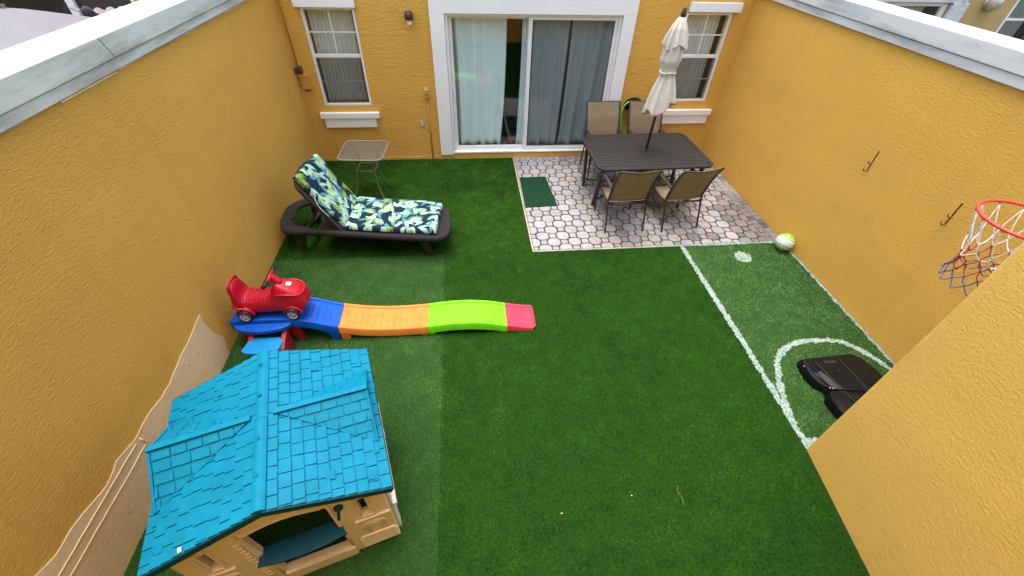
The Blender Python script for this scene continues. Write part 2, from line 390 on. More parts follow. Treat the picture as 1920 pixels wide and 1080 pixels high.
# large soft mottling of the nap and the seams
n1 = vnoise(X, Y, 1.1, 21); n2 = vnoise(X, Y, 4.2, 22); n3 = vnoise(X, Y, 11, 23)
n4 = vnoise(X, Y, 27, 24)
val = 1 + .40*(n1-.5) + .50*(n2-.5) + .55*(n3-.5) + .40*(n4-.5)
pale = lt | ((X > 5.19) & (Y < PY0))
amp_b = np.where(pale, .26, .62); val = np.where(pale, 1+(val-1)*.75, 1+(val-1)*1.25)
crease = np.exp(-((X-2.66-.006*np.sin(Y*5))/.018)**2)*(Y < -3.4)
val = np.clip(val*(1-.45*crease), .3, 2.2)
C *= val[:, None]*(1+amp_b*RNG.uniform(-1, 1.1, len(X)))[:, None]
C[:, 0] *= RNG.uniform(.7, 1.5, len(X))
LD = math.radians(80) + (n2-.5)*1.6 + RNG.normal(0, 1.25, len(X)); LE = .72*(.7 + .6*n3) + RNG.normal(0, .22, len(X)); LN = LN*RNG.uniform(.65, 1.15, len(X))
keep = (np.abs(X-2.66) > .004) | (Y > PY0)
# hidden below the protruding wall and outside
keep &= ~((X > 5.05) & (Y < -5.46))
X, Y, C, LD, LE, LN, WD = [a[keep] for a in (X, Y, C, LD, LE, LN, WD)]
ml, ma, mdisc = paint_masks(X, Y)
ragged = RNG.random(len(X)) < .93
ml &= ragged; ma &= ragged; mdisc &= ragged
def make_blades(name, sel, m, kind, white=False, z=0.0):
    x, y, c, ld, le, ln, wd = [a[sel] for a in (X, Y, C, LD, LE, LN, WD)]
    n = len(x); le = np.clip(le, .1, 1.35)
    tip = np.stack([x + ln*np.sin(le)*np.cos(ld), y + ln*np.sin(le)*np.sin(ld), z + ln*np.cos(le)], 1)
    pa = RNG.uniform(0, PI, n); px, py = np.cos(pa)*wd/2, np.sin(pa)*wd/2
    a = np.stack([x-px, y-py, np.full(n, z)], 1); b = np.stack([x+px, y+py, np.full(n, z)], 1)
    V = np.empty((n*3, 3)); V[0::3] = a; V[1::3] = b; V[2::3] = tip
    V[:, 0] = np.clip(V[:, 0], .003, W-.004)
    V[:, 1] = np.minimum(V[:, 1], -.003)
    me = bpy.data.meshes.new(name); me.vertices.add(n*3); me.vertices.foreach_set('co', V.ravel())
    me.loops.add(n*3); me.loops.foreach_set('vertex_index', np.arange(n*3)); me.polygons.add(n); me.polygons.foreach_set('loop_start', np.arange(n)*3)
    me.update(calc_edges=True)
    if white:
        c = np.tile(np.array([[.50, .58, .61]]), (n, 1))*RNG.uniform(.55, 1.15, (n, 1))
        g = RNG.random(n) < .16; c[g] *= np.array([.35, .55, .42])
    at = me.color_attributes.new('Col', 'FLOAT_COLOR', 'POINT'); cc = np.ones((n*3, 4)); cc[:, :3] = np.repeat(c, 3, axis=0)
    at.data.foreach_set('color', cc.ravel().astype(np.float32))
    me.materials.append(m); o = bpy.data.objects.new(name, me); COL.objects.link(o); o['kind'] = kind
    return o
M['blade'] = mat('turf_blades', (0, 0, 0), .8, spec=.03, attr='Col')
M['paintblade'] = mat('painted_blades', (0, 0, 0), .85, spec=.1, attr='Col')
g = make_blades('artificial_grass', ~(ml | ma | mdisc), M['blade'], 'stuff')
tag(g, 'short green artificial turf covering the courtyard floor', 'grass')
# the paint also soaks the backing under the painted blades
def paint_bed(name, cells):
    mb = MB(); q = .012
    for i, j in cells: mb.add([(i*q, j*q, .007), ((i+1)*q, j*q, .007), ((i+1)*q, (j+1)*q, .007), (i*q, (j+1)*q, .007)], [(0, 1, 2, 3)])
    return mb
gx, gy = np.meshgrid(np.arange(430, 552), np.arange(-456, -218)); gx, gy = gx.ravel(), gy.ravel()
bl, ba, bd = paint_masks(gx*.012+.006, gy*.012+.006)
M['paintbed'] = mat('paint_bed', (.36, .43, .45), .9, spec=.1, var=(70, .12), col2=(.10, .20, .13))
ba &= ~bl; bd &= ~(bl | ba)
for nm, mk in (('painted_line_bed', bl), ('painted_arc_bed', ba), ('painted_disc_bed', bd)):
    o = paint_bed(nm, list(zip(gx[mk], gy[mk]))).build(nm, M['paintbed'], fix=False); o['kind'] = 'structure'
make_blades('painted_line', ml & ~ma, M['paintblade'], 'structure', True)
make_blades('painted_arc', ma, M['paintblade'], 'structure', True)
make_blades('painted_disc', mdisc & ~ma & ~ml, M['paintblade'], 'structure', True)

# patio of octagon and square pavers with a rectangular border
def patio():
    tag(sheet('patio_bed', PX0-.02, PX1, PY0-.02, PY1, -.012, M['joint']), kind='structure')
    vs, fs, cs = [], [], []
    def paver(P, seed=None):
        cx = sum(p[0] for p in P)/len(P); cy = sum(p[1] for p in P)/len(P)
        st = 1-.45*max(0, min(1, (float(vnoise(np.array([cx]), np.array([cy]), 1.9, 31)[0])-.38)*5))*max(0, min(1, (cx-3.9)/.9))
        base = random.choice([(.33,.315,.32),(.35,.325,.33),(.31,.315,.335),(.325,.33,.35),(.295,.30,.32),(.355,.325,.32)])
        k = random.uniform(.84, 1.03)*st
        if random.random() < .13 and cx > 4.3: k *= .6
        c = (base[0]*k, base[1]*k*(1-.06*(1-st)), base[2]*k*(1-.2*(1-st)))
        tilt = (random.uniform(-.02, .02), random.uniform(-.02, .02)); h = random.uniform(0, .003)
        n = len(P); b0 = len(vs)
        for ins, z in ((0.0, -.012), (0.0, .004), (.007, .0105)):
            for p in P:
                dx, dy = p[0]-cx, p[1]-cy; r = math.hypot(dx, dy) or 1
                q = (cx+dx*(1-ins/r), cy+dy*(1-ins/r))
                vs.append((q[0], q[1], z+h+(dx*tilt[0]+dy*tilt[1] if z > 0 else 0))); cs.append(c if z > 0 else (.06, .05, .045))
        for l in range(2):
            for i in range(n):
                fs.append((b0+l*n+i, b0+l*n+(i+1) % n, b0+(l+1)*n+(i+1) % n, b0+(l+1)*n+i))
        fs.append(tuple(b0+2*n+i for i in range(n)))
    def clip(P, x0, x1, y0, y1):
        for ax, lim, sg in ((0, x0, 1), (0, x1, -1), (1, y0, 1), (1, y1, -1)):
            out = []
            for i in range(len(P)):
                a, b = P[i-1], P[i]; ia, ib = sg*(a[ax]-lim) >= 0, sg*(b[ax]-lim) >= 0
                if ia != ib:
                    t = (lim-a[ax])/(b[ax]-a[ax]); out.append((a[0]+t*(b[0]-a[0]), a[1]+t*(b[1]-a[1])))
                if ib: out.append(b)
            P = out
            if len(P) < 3: return None
        return P
    a = .1375; wv, sv, g = .0885, .049, .0075
    fx0, fx1, fy0, fy1 = PX0+.004, PX1-.215, PY0+.004, PY1-.135
    for j in range(-1, 21):
        for i in range(-1, 27):
            cx, cy = PX0+.02+i*a, PY0+.03+j*a
            jx, jy = random.uniform(-.002, .002), random.uniform(-.002, .002)
            if (i+j) % 2:
                w_, s_ = wv-g, sv-g*.35
                P = [(w_, -s_), (w_, s_), (s_, w_), (-s_, w_), (-w_, s_), (-w_, -s_), (-s_, -w_), (s_, -w_)]
                # round the octagon a little
                Q = []
                for k in range(8):
                    p, q = P[k], P[(k+1) % 8]; Q += [(p[0]*.82+q[0]*.18, p[1]*.82+q[1]*.18), (p[0]*.18+q[0]*.82, p[1]*.18+q[1]*.82)]
                P = Q
            else:
                s_ = sv-g*.9; P = [(s_, -s_), (s_, s_), (-s_, s_), (-s_, -s_)]
            P = clip([(cx+jx+p[0], cy+jy+p[1]) for p in P], fx0, fx1, fy0, fy1)
            if P:
                xs = [p[0] for p in P]; ys = [p[1] for p in P]
                if max(xs)-min(xs) > .03 and max(ys)-min(ys) > .03: paver(P)
    x = PX0+.005
    while x < PX1-.02:      # soldier course by the house
        wd = random.uniform(.094, .104); x1 = min(x+wd, PX1-.004)
        paver([(x, -.125), (x1-.006, -.125), (x1-.006, -.008), (x, -.008)]); x = x1
    y = PY0+.005
    while y < -.14:         # two rectangular courses along the right wall
        wd = random.uniform(.094, .104); y1 = min(y+wd, -.132)
        paver([(PX1-.208, y), (PX1-.108, y), (PX1-.108, y1-.006), (PX1-.208, y1-.006)])
        paver([(PX1-.102, y), (PX1-.006, y), (PX1-.006, y1-.006), (PX1-.102, y1-.006)]); y = y1
    me = bpy.data.meshes.new('patio_paving'); me.from_pydata(vs, [], fs)
    at = me.color_attributes.new('Col', 'FLOAT_COLOR', 'POINT')
    for i, c in enumerate(cs): at.data[i].color = (*c, 1)
    m = mat('paver', (0, 0, 0), .85, spec=.2, attr='Col', var=(22, .22, 6), bump=[(110, .45, .004, 'noise')]); me.materials.append(m)
    o = bpy.data.objects.new('patio_paving', me); COL.objects.link(o); o['kind'] = 'structure'
    mb = MB(); mb.box(PX0-.022, PX0-.002, PY0-.022, -.01, -.02, .010); mb.box(PX0-.002, PX1-1.44, PY0-.022, PY0-.002, -.02, .010)
    o = mb.build('patio_edging', M['conc'], bevel=.003); o['kind'] = 'structure'
patio()
# moss along the house foot
ms = MB()
for _ in range(420):
    x = random.choice([3.75, 3.82, 4.3, 4.4, 4.5, 4.55, 4.05, 4.15]) + random.gauss(0, .05); y = -.012-abs(random.gauss(0, .018)); h = random.uniform(.01, .03)
    a = random.uniform(0, PI); dx, dy = math.cos(a)*.005, math.sin(a)*.005
    ms.add([(x-dx, y-dy, .0), (x+dx, y+dy, .0), (x+random.uniform(-.01, .01), y+random.uniform(-.01, .0), h)], [(0, 1, 2)])
tag(ms.build('moss', M['moss'], fix=False), 'tufts of green moss along the joint between paving and house', 'moss', kind='stuff')

# ------------------------------------------------------------------ walls
def wall_holes(mb, x0, x1, z0, z1, y0, y1, holes):
    """front face at y0 (towards the yard), back at y1"""
    xs = sorted({x0, x1} | {h[0] for h in holes} | {h[1] for h in holes}); zs = sorted({z0, z1} | {h[2] for h in holes} | {h[3] for h in holes})
    inh = lambda x, z: any(h[0] < x < h[1] and h[2] < z < h[3] for h in holes)
    for i in range(len(xs)-1):
        for j in range(len(zs)-1):
            a, b, c, d = xs[i], xs[i+1], zs[j], zs[j+1]
            if inh((a+b)/2, (c+d)/2): continue
            for y in (y0, y1): mb.add([(a, y, c), (b, y, c), (b, y, d), (a, y, d)], [(0, 1, 2, 3)])
    for h in holes + [(x0, x1, z0, z1)]:
        a, b, c, d = h
        mb.add([(a, y0, c), (b, y0, c), (b, y1, c), (a, y1, c)], [(0, 1, 2, 3)]); mb.add([(a, y0, d), (b, y0, d), (b, y1, d), (a, y1, d)], [(0, 1, 2, 3)])
        mb.add([(a, y0, c), (a, y1, c), (a, y1, d), (a, y0, d)], [(0, 1, 2, 3)]); mb.add([(b, y0, c), (b, y1, c), (b, y1, d), (b, y0, d)], [(0, 1, 2, 3)])
    return mb
HT = 3.3
WIN_L = (.285, .992, .895, 2.185); WIN_R = (5.66, 6.368, .925, 2.175); DOOR = (2.185, 4.725, .105, 2.135)

def sash_window(house, x0, x1, z0, z1, muntin_low=True):
    fr = thing_part('window', house)
    t = .035; y = .035
    mb = MB(); mb.box(x0+.002, x0+t, y-.03, y+.045, z0+.002, z1-.002); mb.box(x1-t, x1-.002, y-.03, y+.045, z0+.002, z1-.002)
    mb.box(x0+t, x1-t, y-.03, y+.045, z1-.03, z1-.002); mb.box(x0+t, x1-t, y-.03, y+.045, z0+.002, z0+.03)
    f = mb.build('window_frame', M['alu'], fr, bevel=.003)
    zm = z0 + (z1-z0)*.535
    mb = MB(); mb.box(x0+t, x1-t, y-.012, y+.03, zm-.022, zm+.022); mb.build('meeting_rail', M['alu'], fr, bevel=.003)
    mb = MB(); xm = (x0+x1)/2; zu = (zm+z1)/2; zl = (zm+z0)/2
    mb.box(xm-.008, xm+.008, y+.0, y+.012, zm+.024, z1-.03); mb.box(x0+t, x1-t, y-.001, y+.011, zu-.008, zu+.008)
    mb.build('muntin', M['alu'], fr)
    mb = MB(); mb.box(x0+t, x1-t, y+.018, y+.026, zl-.007, zl+.007); mb.box(xm-.007, xm+.007, y+.017, y+.027, z0+.03, zm-.024)
    mb.build('muntin', M['alu'], fr)
    quad(x0+t, x1-t, y+.013, z0+.03, z1-.03).build('pane', M['glass'], fr)
    MB().add([(x0+t, y-.006, z0+.03), (x1-t, y-.006, z0+.03), (x1-t, y-.006, zm-.022), (x0+t, y-.006, zm-.022)], [(0, 1, 2, 3)]).build('screen', M['screen'], fr)
    return fr
def thing_part(name, parent):
    o = bpy.data.objects.new(name, None); COL.objects.link(o); o.parent = parent; o.empty_display_size = .1; return o

house = thing('house', 'yellow stucco house at the far end of the courtyard with sliding door and two windows', 'house', (0, 0, 0))
wall_holes(MB(), -.125, W+.125, -.05, HT, 0, .18, [WIN_L, WIN_R, DOOR]).build('wall', M['facade'], house, fix=False)
mb = MB(); mb.box(-.10, W+.10, .18, 4.0, -.04, .095); mb.build('interior_floor', M['intfloor'], house)
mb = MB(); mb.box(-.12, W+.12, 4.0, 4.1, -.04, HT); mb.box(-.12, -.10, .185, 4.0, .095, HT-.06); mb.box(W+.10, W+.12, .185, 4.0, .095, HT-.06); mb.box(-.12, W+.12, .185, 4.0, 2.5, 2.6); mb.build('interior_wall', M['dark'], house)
MB().box(-.3, W+.3, -.12, 4.2, HT, HT+.12).build('roof', M['cap_r'], house, bevel=.01)
# door surround, window heads and sills
mb = MB(); mb.box(1.985, 2.185, -.045, 0, .085, 2.135); mb.box(4.725, 4.915, -.045, 0, .085, 2.135); mb.box(1.985, 4.915, -.045, 0, 2.135, 2.43)
mb.build('door_surround', M['white'], house, bevel=.004)
for (x0, x1, xx) in ((.225, 1.015, 0), (5.675, 6.455, 0)):
    MB().box(x0, x1, -.05, 0, 2.188, 2.305).build('window_head', M['white'], house, bevel=.005)
for (a, b, c, d) in ((.19, 1.08, .235, 1.015), (5.60, 6.51, 5.64, 6.475)):
    MB().box(a, b, -.065, 0, .722, .806).build('window_sill', M['white'], house, bevel=.006)
    MB().box(c, d, -.045, 0, .575, .722).build('sill_apron', M['white'], house, bevel=.005)
sash_window(house, *WIN_L); sash_window(house, *WIN_R)
mb = MB(); mb.box(0.0, 1.98, -.008, 0, -.02, .055); mb.box(1.98, 4.93, -.02, 0, -.02, .083); mb.build('plinth', M['facade'], house, bevel=.004)
# thin control joints below the windows
for jx in (.30, .955, 6.40): MB().bar((jx, -.002, .57), (jx, -.002, .06), .006, .004, (0, 1, 0)).build('stucco_joint', M['ycond'], house)
# sliding door
sd_ = thing_part('sliding_door', house)
x0, x1, z0, z1 = DOOR
mb = MB(); mb.box(x0+.002, x0+.045, .0, .12, z0, z1-.002); mb.box(x1-.045, x1-.002, .0, .12, z0, z1-.002); mb.box(x0+.045, x1-.045, .0, .12, z1-.035, z1-.002)
mb.box(x0+.002, x1-.002, -.03, .12, z0-.001, z0+.022); mb.build('door_frame', M['alu'], sd_, bevel=.003)
def leaf(a, b, y, s=.05, mul=.05):
    mb = MB(); mb.box(a, a+s, y, y+.035, z0+.025, z1-.04); mb.box(b-mul, b, y, y+.035, z0+.025, z1-.04)
    mb.box(a+s, b-mul, y, y+.035, z1-.075, z1-.04); mb.box(a+s, b-mul, y, y+.035, z0+.025, z0+.085)
    p = mb.build('door_panel', M['alu'], sd_, bevel=.003)
    return p
leaf(x0+.047, 3.42, .07); leaf(3.375, x1-.047, .018, .055, .045)
quad(x0+.09, 3.38, .085, z0+.08, z1-.07).build('pane', M['glass'], sd_)
quad(3.43, x1-.09, .034, z0+.08, z1-.07).build('pane', M['glass'], sd_)
MB().add([(3.43, .022, z0+.08), (x1-.09, .022, z0+.08), (x1-.09, .022, z1-.07), (3.43, .022, z1-.07)], [(0, 1, 2, 3)]).build('screen', M['screen'], sd_)
MB().box(x0+.060, x0+.078, .055, .07, .98, 1.12).build('handle', M['alu'], sd_, bevel=.003)

def curtain(name, label, x0, x1, z0, z1, y, m, folds, amp, b0=None, b1=None, seed=0, hem=.0, group=None, cat='curtain'):
    r = random.Random(seed); ph = [r.uniform(0, 6.28) for _ in range(4)]; rows = []; nz, nx = 26, int(folds*14)
    b0 = x0 if b0 is None else b0; b1 = x1 if b1 is None else b1
    for i in range(nz):
        t = i/(nz-1); z = z0+(z1-z0)*t
        xa = x0+(b0-x0)*(1-t)**2.2; xb = x1+(b1-x1)*(1-t)**2.2; row = []
        for k in range(nx+1):
            u = k/nx; x = xa+(xb-xa)*u
            w_ = math.sin(u*folds*2*PI+ph[0]+.5*math.sin(t*3+ph[1])+1.3*math.sin(u*5+ph[2])+.5*math.sin(u*17+ph[1]+t))
            yy = y+amp*(1-.15*t)*w_*(.7+.5*math.sin(u*7+ph[3])**2)
            zz = z + (hem*(math.sin(u*folds*PI+ph[2])*.5+.5)*(1-t)**3 if hem else 0)
            row.append((x, yy, zz))
        rows.append(row)
    o = MB().grid(rows).build(name, m, smooth=True, solid=.003, fix=False); tag(o, label, cat, group); return o
curtain('curtain', 'pale aqua curtain filling the left half of the sliding door', 2.25, 3.08, .135, 2.18, .24, M['curt_l'], 4.5, .042, b0=2.25, b1=3.0, seed=3, hem=.015)
curtain('curtain', 'narrow strip of pale curtain left of the sliding door meeting stile', 3.31, 3.44, .13, 2.18, .21, M['curt_l'], 3, .018, b0=3.27, b1=3.42, seed=5)
curtain('curtain', 'grey curtain right of the sliding door meeting stile behind the screen', 3.47, 4.02, .14, 2.18, .20, M['curt_g'], 4, .040, b0=3.47, b1=3.96, seed=8, hem=.03)
curtain('curtain', 'blue grey curtain at the right end of the sliding door', 4.05, 4.74, .13, 2.18, .21, M['curt_g'], 4, .042, b0=4.00, b1=4.70, seed=9, hem=.03)
curtain('window_curtain', 'white pleated curtain inside the left window', .30, .90, .88, 2.25, .21, M['curt_w'], 11, .011, seed=11)
curtain('window_curtain', 'white pleated curtain inside the right window behind the parasol', 5.64, 6.30, .88, 2.25, .21, M['curt_w'], 11, .013, seed=12)
# small things on the room floor
mb = MB(); rows = []
for i in range(9):
    t = i/8; rr = .012+.035*math.sin(PI*min(.98, max(.02, t)))**.6; rows.append([(3.19+t*.13-.065, .33+rr*math.cos(a*2*PI/10)*.8, .097+max(0, rr*(1+math.sin(a*2*PI/10)))*.8) for a in range(10)])
tag(mb.loft(rows).build('shoe', M['redstep'], smooth=True), 'small red child shoe lying on the floor behind the sliding door', 'shoe')
mb = MB().box(2.9, 3.36, .62, 1.5, .097, .108); tag(mb.build('rug', mat('dark_rug', (.02, .02, .022), .95, var=(22, .9), aniso=(1, 4, 1)), bevel=.003), 'dark striped rug on the floor inside the sliding door', 'rug')

# side walls
lw = thing('courtyard_wall', 'yellow stucco wall along the left side with a bare beige plaster patch at its foot', 'wall')
MB().box(-.25, 0, YB, -.002, -.05, 2.405).build('wall_body', M['wall'], lw)
mb = MB(); mb.box(-.30, .028, YB, -.003, 2.412, 2.482); mb.box(-.31, .042, YB, -.003, 2.4845, 2.625); mb.build('coping', M['cap_l'], lw, bevel=.008)
# rusty bead strip under the coping, broken in places
mb = MB()
for a, b, dz in ((-7.3, -5.0, 0), (-4.98, -4.35, .004), (-4.05, -3.46, .0), (-3.44, -3.10, .006), (-3.08, -1.6, .001), (-1.55, -.1, .0)):
    mb.box(.0005, .010, a, b, 2.393+dz, 2.405+dz)
mb.build('bead_strip', M['bead'], lw, bevel=.002)
# cracks across the coping
mb = MB()
cpts = [(.0430, -3.52, 2.62), (.0430, -3.49, 2.56), (.0430, -3.47, 2.52), (.0430, -3.46, 2.486)]
mb.tube(cpts, .0018, 5)
mb.build('crack', M['brown'], lw)
PATCH = [(-4.09,.595),(-4.10,.50),(-4.07,.33),(-4.0,.18),(-4.05,.06),(-4.04,-.02),(YB,-.02),(YB,.78),(-7.0,.76),(-6.5,.70),(-6.07,.645),(-5.95,.60),(-5.80,.60),(-5.66,.555),(-5.55,.53),(-5.40,.56),(-5.22,.52),(-5.04,.53),(-4.88,.50),(-4.74,.50),(-4.62,.52),(-4.45,.545),(-4.32,.55),(-4.2,.575)]
pp = []
for i in range(len(PATCH)):
    a, b = PATCH[i], PATCH[(i+1) % len(PATCH)]
    L_ = math.hypot(b[0]-a[0], b[1]-a[1]); n = max(1, int(L_/.05))
    for k in range(n):
        t = k/n; j = .007 if 0 < a[1] and b[1] > 0 else 0
        pp.append((a[0]+(b[0]-a[0])*t+random.uniform(-j, j), a[1]+(b[1]-a[1])*t+random.uniform(-j, j)))
plate(pp, [], .007, lambda a, b, c: (c+.0005, a, b), .002).build('plaster_patch', M['primer'], lw)
mb = MB()   # recessed channel: two ribs and a square end
mb.tube([(.009, y, .405+(-5.2-y)*.02+random.uniform(-.003, .003)) for y in np.arange(-7.4, -5.18, .06)], .0045, 6)
mb.tube([(.009, y, .49+(-5.2-y)*.02+random.uniform(-.003, .003)) for y in np.arange(-7.4, -5.24, .06)], .0045, 6)
mb.tube([(.009, -5.19, .405), (.009, -5.20, .49)], .006, 6)
mb.build('plaster_rib', M['patchrim'], lw, smooth=True)
mb = MB()
for y, z in ((-4.3, .33), (-4.42, .18), (-4.26, .12), (-4.75, .19), (-5.35, .14), (-4.5, .40), (-4.35, .38), (-5.6, .22)):
    mb.lathe([(.009, .0077), (.006, .0085)], 8, (0, y, z), 'x')
mb.build('plaster_hole', M['ycond'], lw)

rw = thing('courtyard_wall', 'plain yellow stucco wall along the right side carrying two small hook bars', 'wall')
MB().box(W, W+.25, YB, -.002, -.05, 2.405).build('wall_body', M['wall'], rw)
mb = MB(); mb.box(W-.03, W+.30, YB, -.003, 2.402, 2.482); mb.box(W-.044, W+.31, YB, -.003, 2.4845, 2.628); mb.build('coping', M['cap_r'], rw, bevel=.008)
pw = thing('divider_wall', 'bright yellow stucco wall block projecting into the lower right corner', 'wall')
mb = MB(); P = [(5.168, -5.457), (5.06, -6.38), (4.96, YB), (W-.002, YB), (W-.002, -5.457)]
mb.add([(x, y, -.04) for x, y in P]+[(x, y, 3.1) for x, y in P], [(0, 1, 2, 3, 4), (9, 8, 7, 6, 5)]+[(i, (i+1) % 5, 5+(i+1) % 5, 5+i) for i in range(5)])
M['wall2'] = stucco('divider_stucco', (.78, .50, .12), 80, .75, .009, (1, 1, 1.5), .05, ((.55, .34, .09), (1.5, 1.2, 1.6), .55, .8, .4))
mb.build('wall_body', M['wall2'], pw, bevel=.035, seg=4)
bh = thing('near_house', 'yellow house wall behind the camera closing the courtyard', 'house')
MB().box(-.25, W+.25, YB-.3, YB-.002, -.05, 4.8).build('wall_body', M['facade'], bh)

# neighbours' houses
nb = thing('neighbour_house', 'neighbouring house beyond the left wall with a dark glazed sliding door', 'house')
wall_holes(MB(), -7.0, -.13, -.05, HT, 0, .18, [(-4.75, -1.72, .1, 2.5)]).build('wall', M['facade'], nb, fix=False)
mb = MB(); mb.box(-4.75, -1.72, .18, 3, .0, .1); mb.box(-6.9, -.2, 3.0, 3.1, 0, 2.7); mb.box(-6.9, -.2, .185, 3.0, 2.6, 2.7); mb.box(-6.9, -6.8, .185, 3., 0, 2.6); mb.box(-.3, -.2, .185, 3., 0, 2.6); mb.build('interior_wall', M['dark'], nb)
d = thing_part('sliding_door', nb); mb = MB()
for a, b in ((-2.56, -2.47), (-3.56, -3.47), (-4.745, -4.69), (-1.78, -1.725)): mb.box(a, b, .02, .07, .11, 2.46)
mb.box(-4.745, -1.725, .0, .07, 2.461, 2.495); mb.build('door_frame', M['alu'], d, bevel=.003)
quad(-4.7, -1.75, .073, .11, 2.46).build('pane', M['glass'], d)
nr = thing('neighbour_house', 'neighbouring house beyond the right wall with dark glass and a round wall lamp', 'house')
wall_holes(MB(), W+.13, 13.5, -.05, HT, 0, .18, [(7.3, 9.75, .1, 2.34), (10.83, 11.6, .9, 2.6)]).build('wall', M['nwall'], nr, fix=False)
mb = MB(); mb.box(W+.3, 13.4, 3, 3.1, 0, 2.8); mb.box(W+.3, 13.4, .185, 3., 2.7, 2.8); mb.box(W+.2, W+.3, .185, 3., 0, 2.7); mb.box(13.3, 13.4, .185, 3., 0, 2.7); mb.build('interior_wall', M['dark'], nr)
mb = MB(); mb.box(7.28, 9.97, -.04, 0, 2.345, 2.55); mb.box(9.755, 10.02, -.045, 0, .08, 2.344); mb.build('door_surround', M['cap_r'], nr, bevel=.004)
d = thing_part('sliding_door', nr); mb = MB(); mb.box(8.78, 8.85, .02, .06, .11, 2.33); mb.box(9.66, 9.745, .02, .06, .11, 2.33); mb.box(7.305, 8.78, .02, .06, 2.29, 2.335); mb.box(8.85, 9.66, .02, .06, 2.29, 2.335); mb.build('door_frame', M['alu'], d, bevel=.003)
quad(7.31, 9.70, .063, .11, 2.29).build('pane', M['glass'], d)
d = thing_part('window', nr); mb = MB(); mb.box(10.832, 10.87, .0, .06, .91, 2.59); mb.box(11.56, 11.598, .0, .06, .91, 2.59); mb.box(10.87, 11.56, .0, .06, 2.12, 2.145); mb.build('window_frame', M['alu'], d, bevel=.003)
quad(10.87, 11.56, .065, .91, 2.59).build('pane', M['glass'], d)
MB().add([(10.87, .01, .91), (11.56, .01, .91), (11.56, .01, 2.59), (10.87, .01, 2.59)], [(0, 1, 2, 3)]).build('screen', M['screen'], d)
curtain('neighbour_curtain', 'grey curtain inside the window of the house beyond the right wall', 10.87, 11.5, .9, 2.6, .24, M['curt_w'], 6, .02, seed=31)
curtain('neighbour_curtain', 'dark grey drape inside the sliding door of the house beyond the right wall', 8.95, 9.62, .12, 2.3, .26, M['curt_g'], 6, .03, seed=32)
l = thing('wall_lamp', 'round grey wall lamp on the house beyond the right wall', 'lamp', (10.38, 0, 2.36))
MB().lathe([(.09, 0), (.09, -.02), (.05, -.03)], 24, (0, 0, 0), 'y').build('back_plate', M['cap_r'], l, smooth=True)
MB().lathe([(.02, -.03), (.10, -.05), (.115, -.09), (.08, -.14), (.01, -.16)], 20, (0, 0, 0), 'y').build('globe', mat('clouded_glass', (.40, .38, .33), .25, var=(20, .3)), l, smooth=True)

# neighbour's big pale parasol and cloth, seen over the left wall
ub = thing('open_parasol', 'large pale parasol canopy showing above the left wall coping', 'parasol', (-2.02, -1.55, 0))
mb = MB(); rows = []
N8 = 8; R8 = 1.72
for i in range(9):
    t = i/8; row = []
    for k in range(48):
        a = 2*PI*k/48+.25; seg = (a % (2*PI/N8)) - PI/N8; rr = R8*t*math.cos(PI/N8)/math.cos(seg)
        z = 2.42-.52*t**1.1 + .03*math.cos(seg*N8)*t*-1
        row.append((rr*math.cos(a), rr*math.sin(a), z))
    rows.append(row)
n = 48
mb.add([p for r in rows for p in r], [(i*n+j, i*n+(j+1) % n, (i+1)*n+(j+1) % n, (i+1)*n+j) for i in range(8) for j in range(n)])
M['palecloth'] = mat('pale_canopy', (.19, .185, .21), .9, var=(4, .08))
mb.build('canopy', M['palecloth'], ub, smooth=True, solid=.004, fix=False)
MB().tube([(0, 0, 0), (0, 0, 2.45)], .022, 12).build('pole', M['frame_dk'], ub, smooth=True)
mb = MB()
for k in range(8):
    a = 2*PI*k/8+.25+PI/8; mb.tube([(0, 0, 2.38), (R8*.95*math.cos(a), R8*.95*math.sin(a), 1.88)], .008, 6)
mb.build('rib', M['frame_dk'], ub)
mb = MB(); mb.lathe([(.25, 0), (.25, .05), (.06, .08)], 24); mb.build('base', M['frame_dk'], ub)
mb = MB(); rows = []
for i in range(26):
    row = []
    for j in range(40):
        u, v = i/25, j/39; x = -1.9+u*.8; y = -.9+v*1.6
        rr = math.hypot(x+2.02, y+1.55)/R8
        z = 2.42-.52*rr**1.1 + .06 + .10*math.sin(u*PI)*math.sin(v*PI)*(float(vnoise(np.array([x]), np.array([y]), 5, 40)[0])) + .045*math.sin(x*23+y*17)*math.sin(x*9-y*26)
        row.append((x, y, max(z, 1.95)))
    rows.append(row)
tag(mb.grid(rows).build('bunched_cloth', mat('pinkish_cloth', (.24, .20, .21), .92, var=(7, .12)), smooth=True, solid=.004, fix=False), 'crumpled pinkish cloth lying on the pale parasol beyond the left wall', 'cloth')

# ------------------------------------------------------------------ fittings on the facade
def fixture(name, label, cat, loc=(0, 0, 0)): return thing(name, label, cat, loc)
f = fixture('wall_light', 'brown dome wall light with a bare white bulb beside the left window', 'lamp', (1.712, 0, 2.12))
MB().lathe([(.055, 0), (.055, -.018), (.03, -.025)], 20, (0, 0, -.02), 'y').build('back_plate', M['brown'], f, smooth=True)
MB().lathe([(.005, .045), (.045, .038), (.058, .0), (.058, -.05), (.050, -.055)], 20, (0, -.07, 0), 'z').build('shade', M['brown'], f, smooth=True)
MB().lathe([(.015, -.05), (.02, -.06), (.034, -.085), (.034, -.105), (.018, -.13), (.003, -.135)], 16, (0, -.07, 0), 'z').build('bulb', M['bulb'], f, smooth=True)
f = fixture('cable_conduit', 'thin yellow painted pipe running down the left corner of the house', 'pipe')
MB().tube([(.055, -.012, 3.2), (.055, -.012, 1.47)], .009, 8).build('pipe', M['ycond'], f, smooth=True)
f = fixture('meter_device', 'small dark brown weathered device above the yellow box on the left of the house', 'device', (.075, 0, 1.42))
MB().box(-.035, .035, -.06, 0, -.045, .045).build('case', M['greybox'], f, bevel=.006)
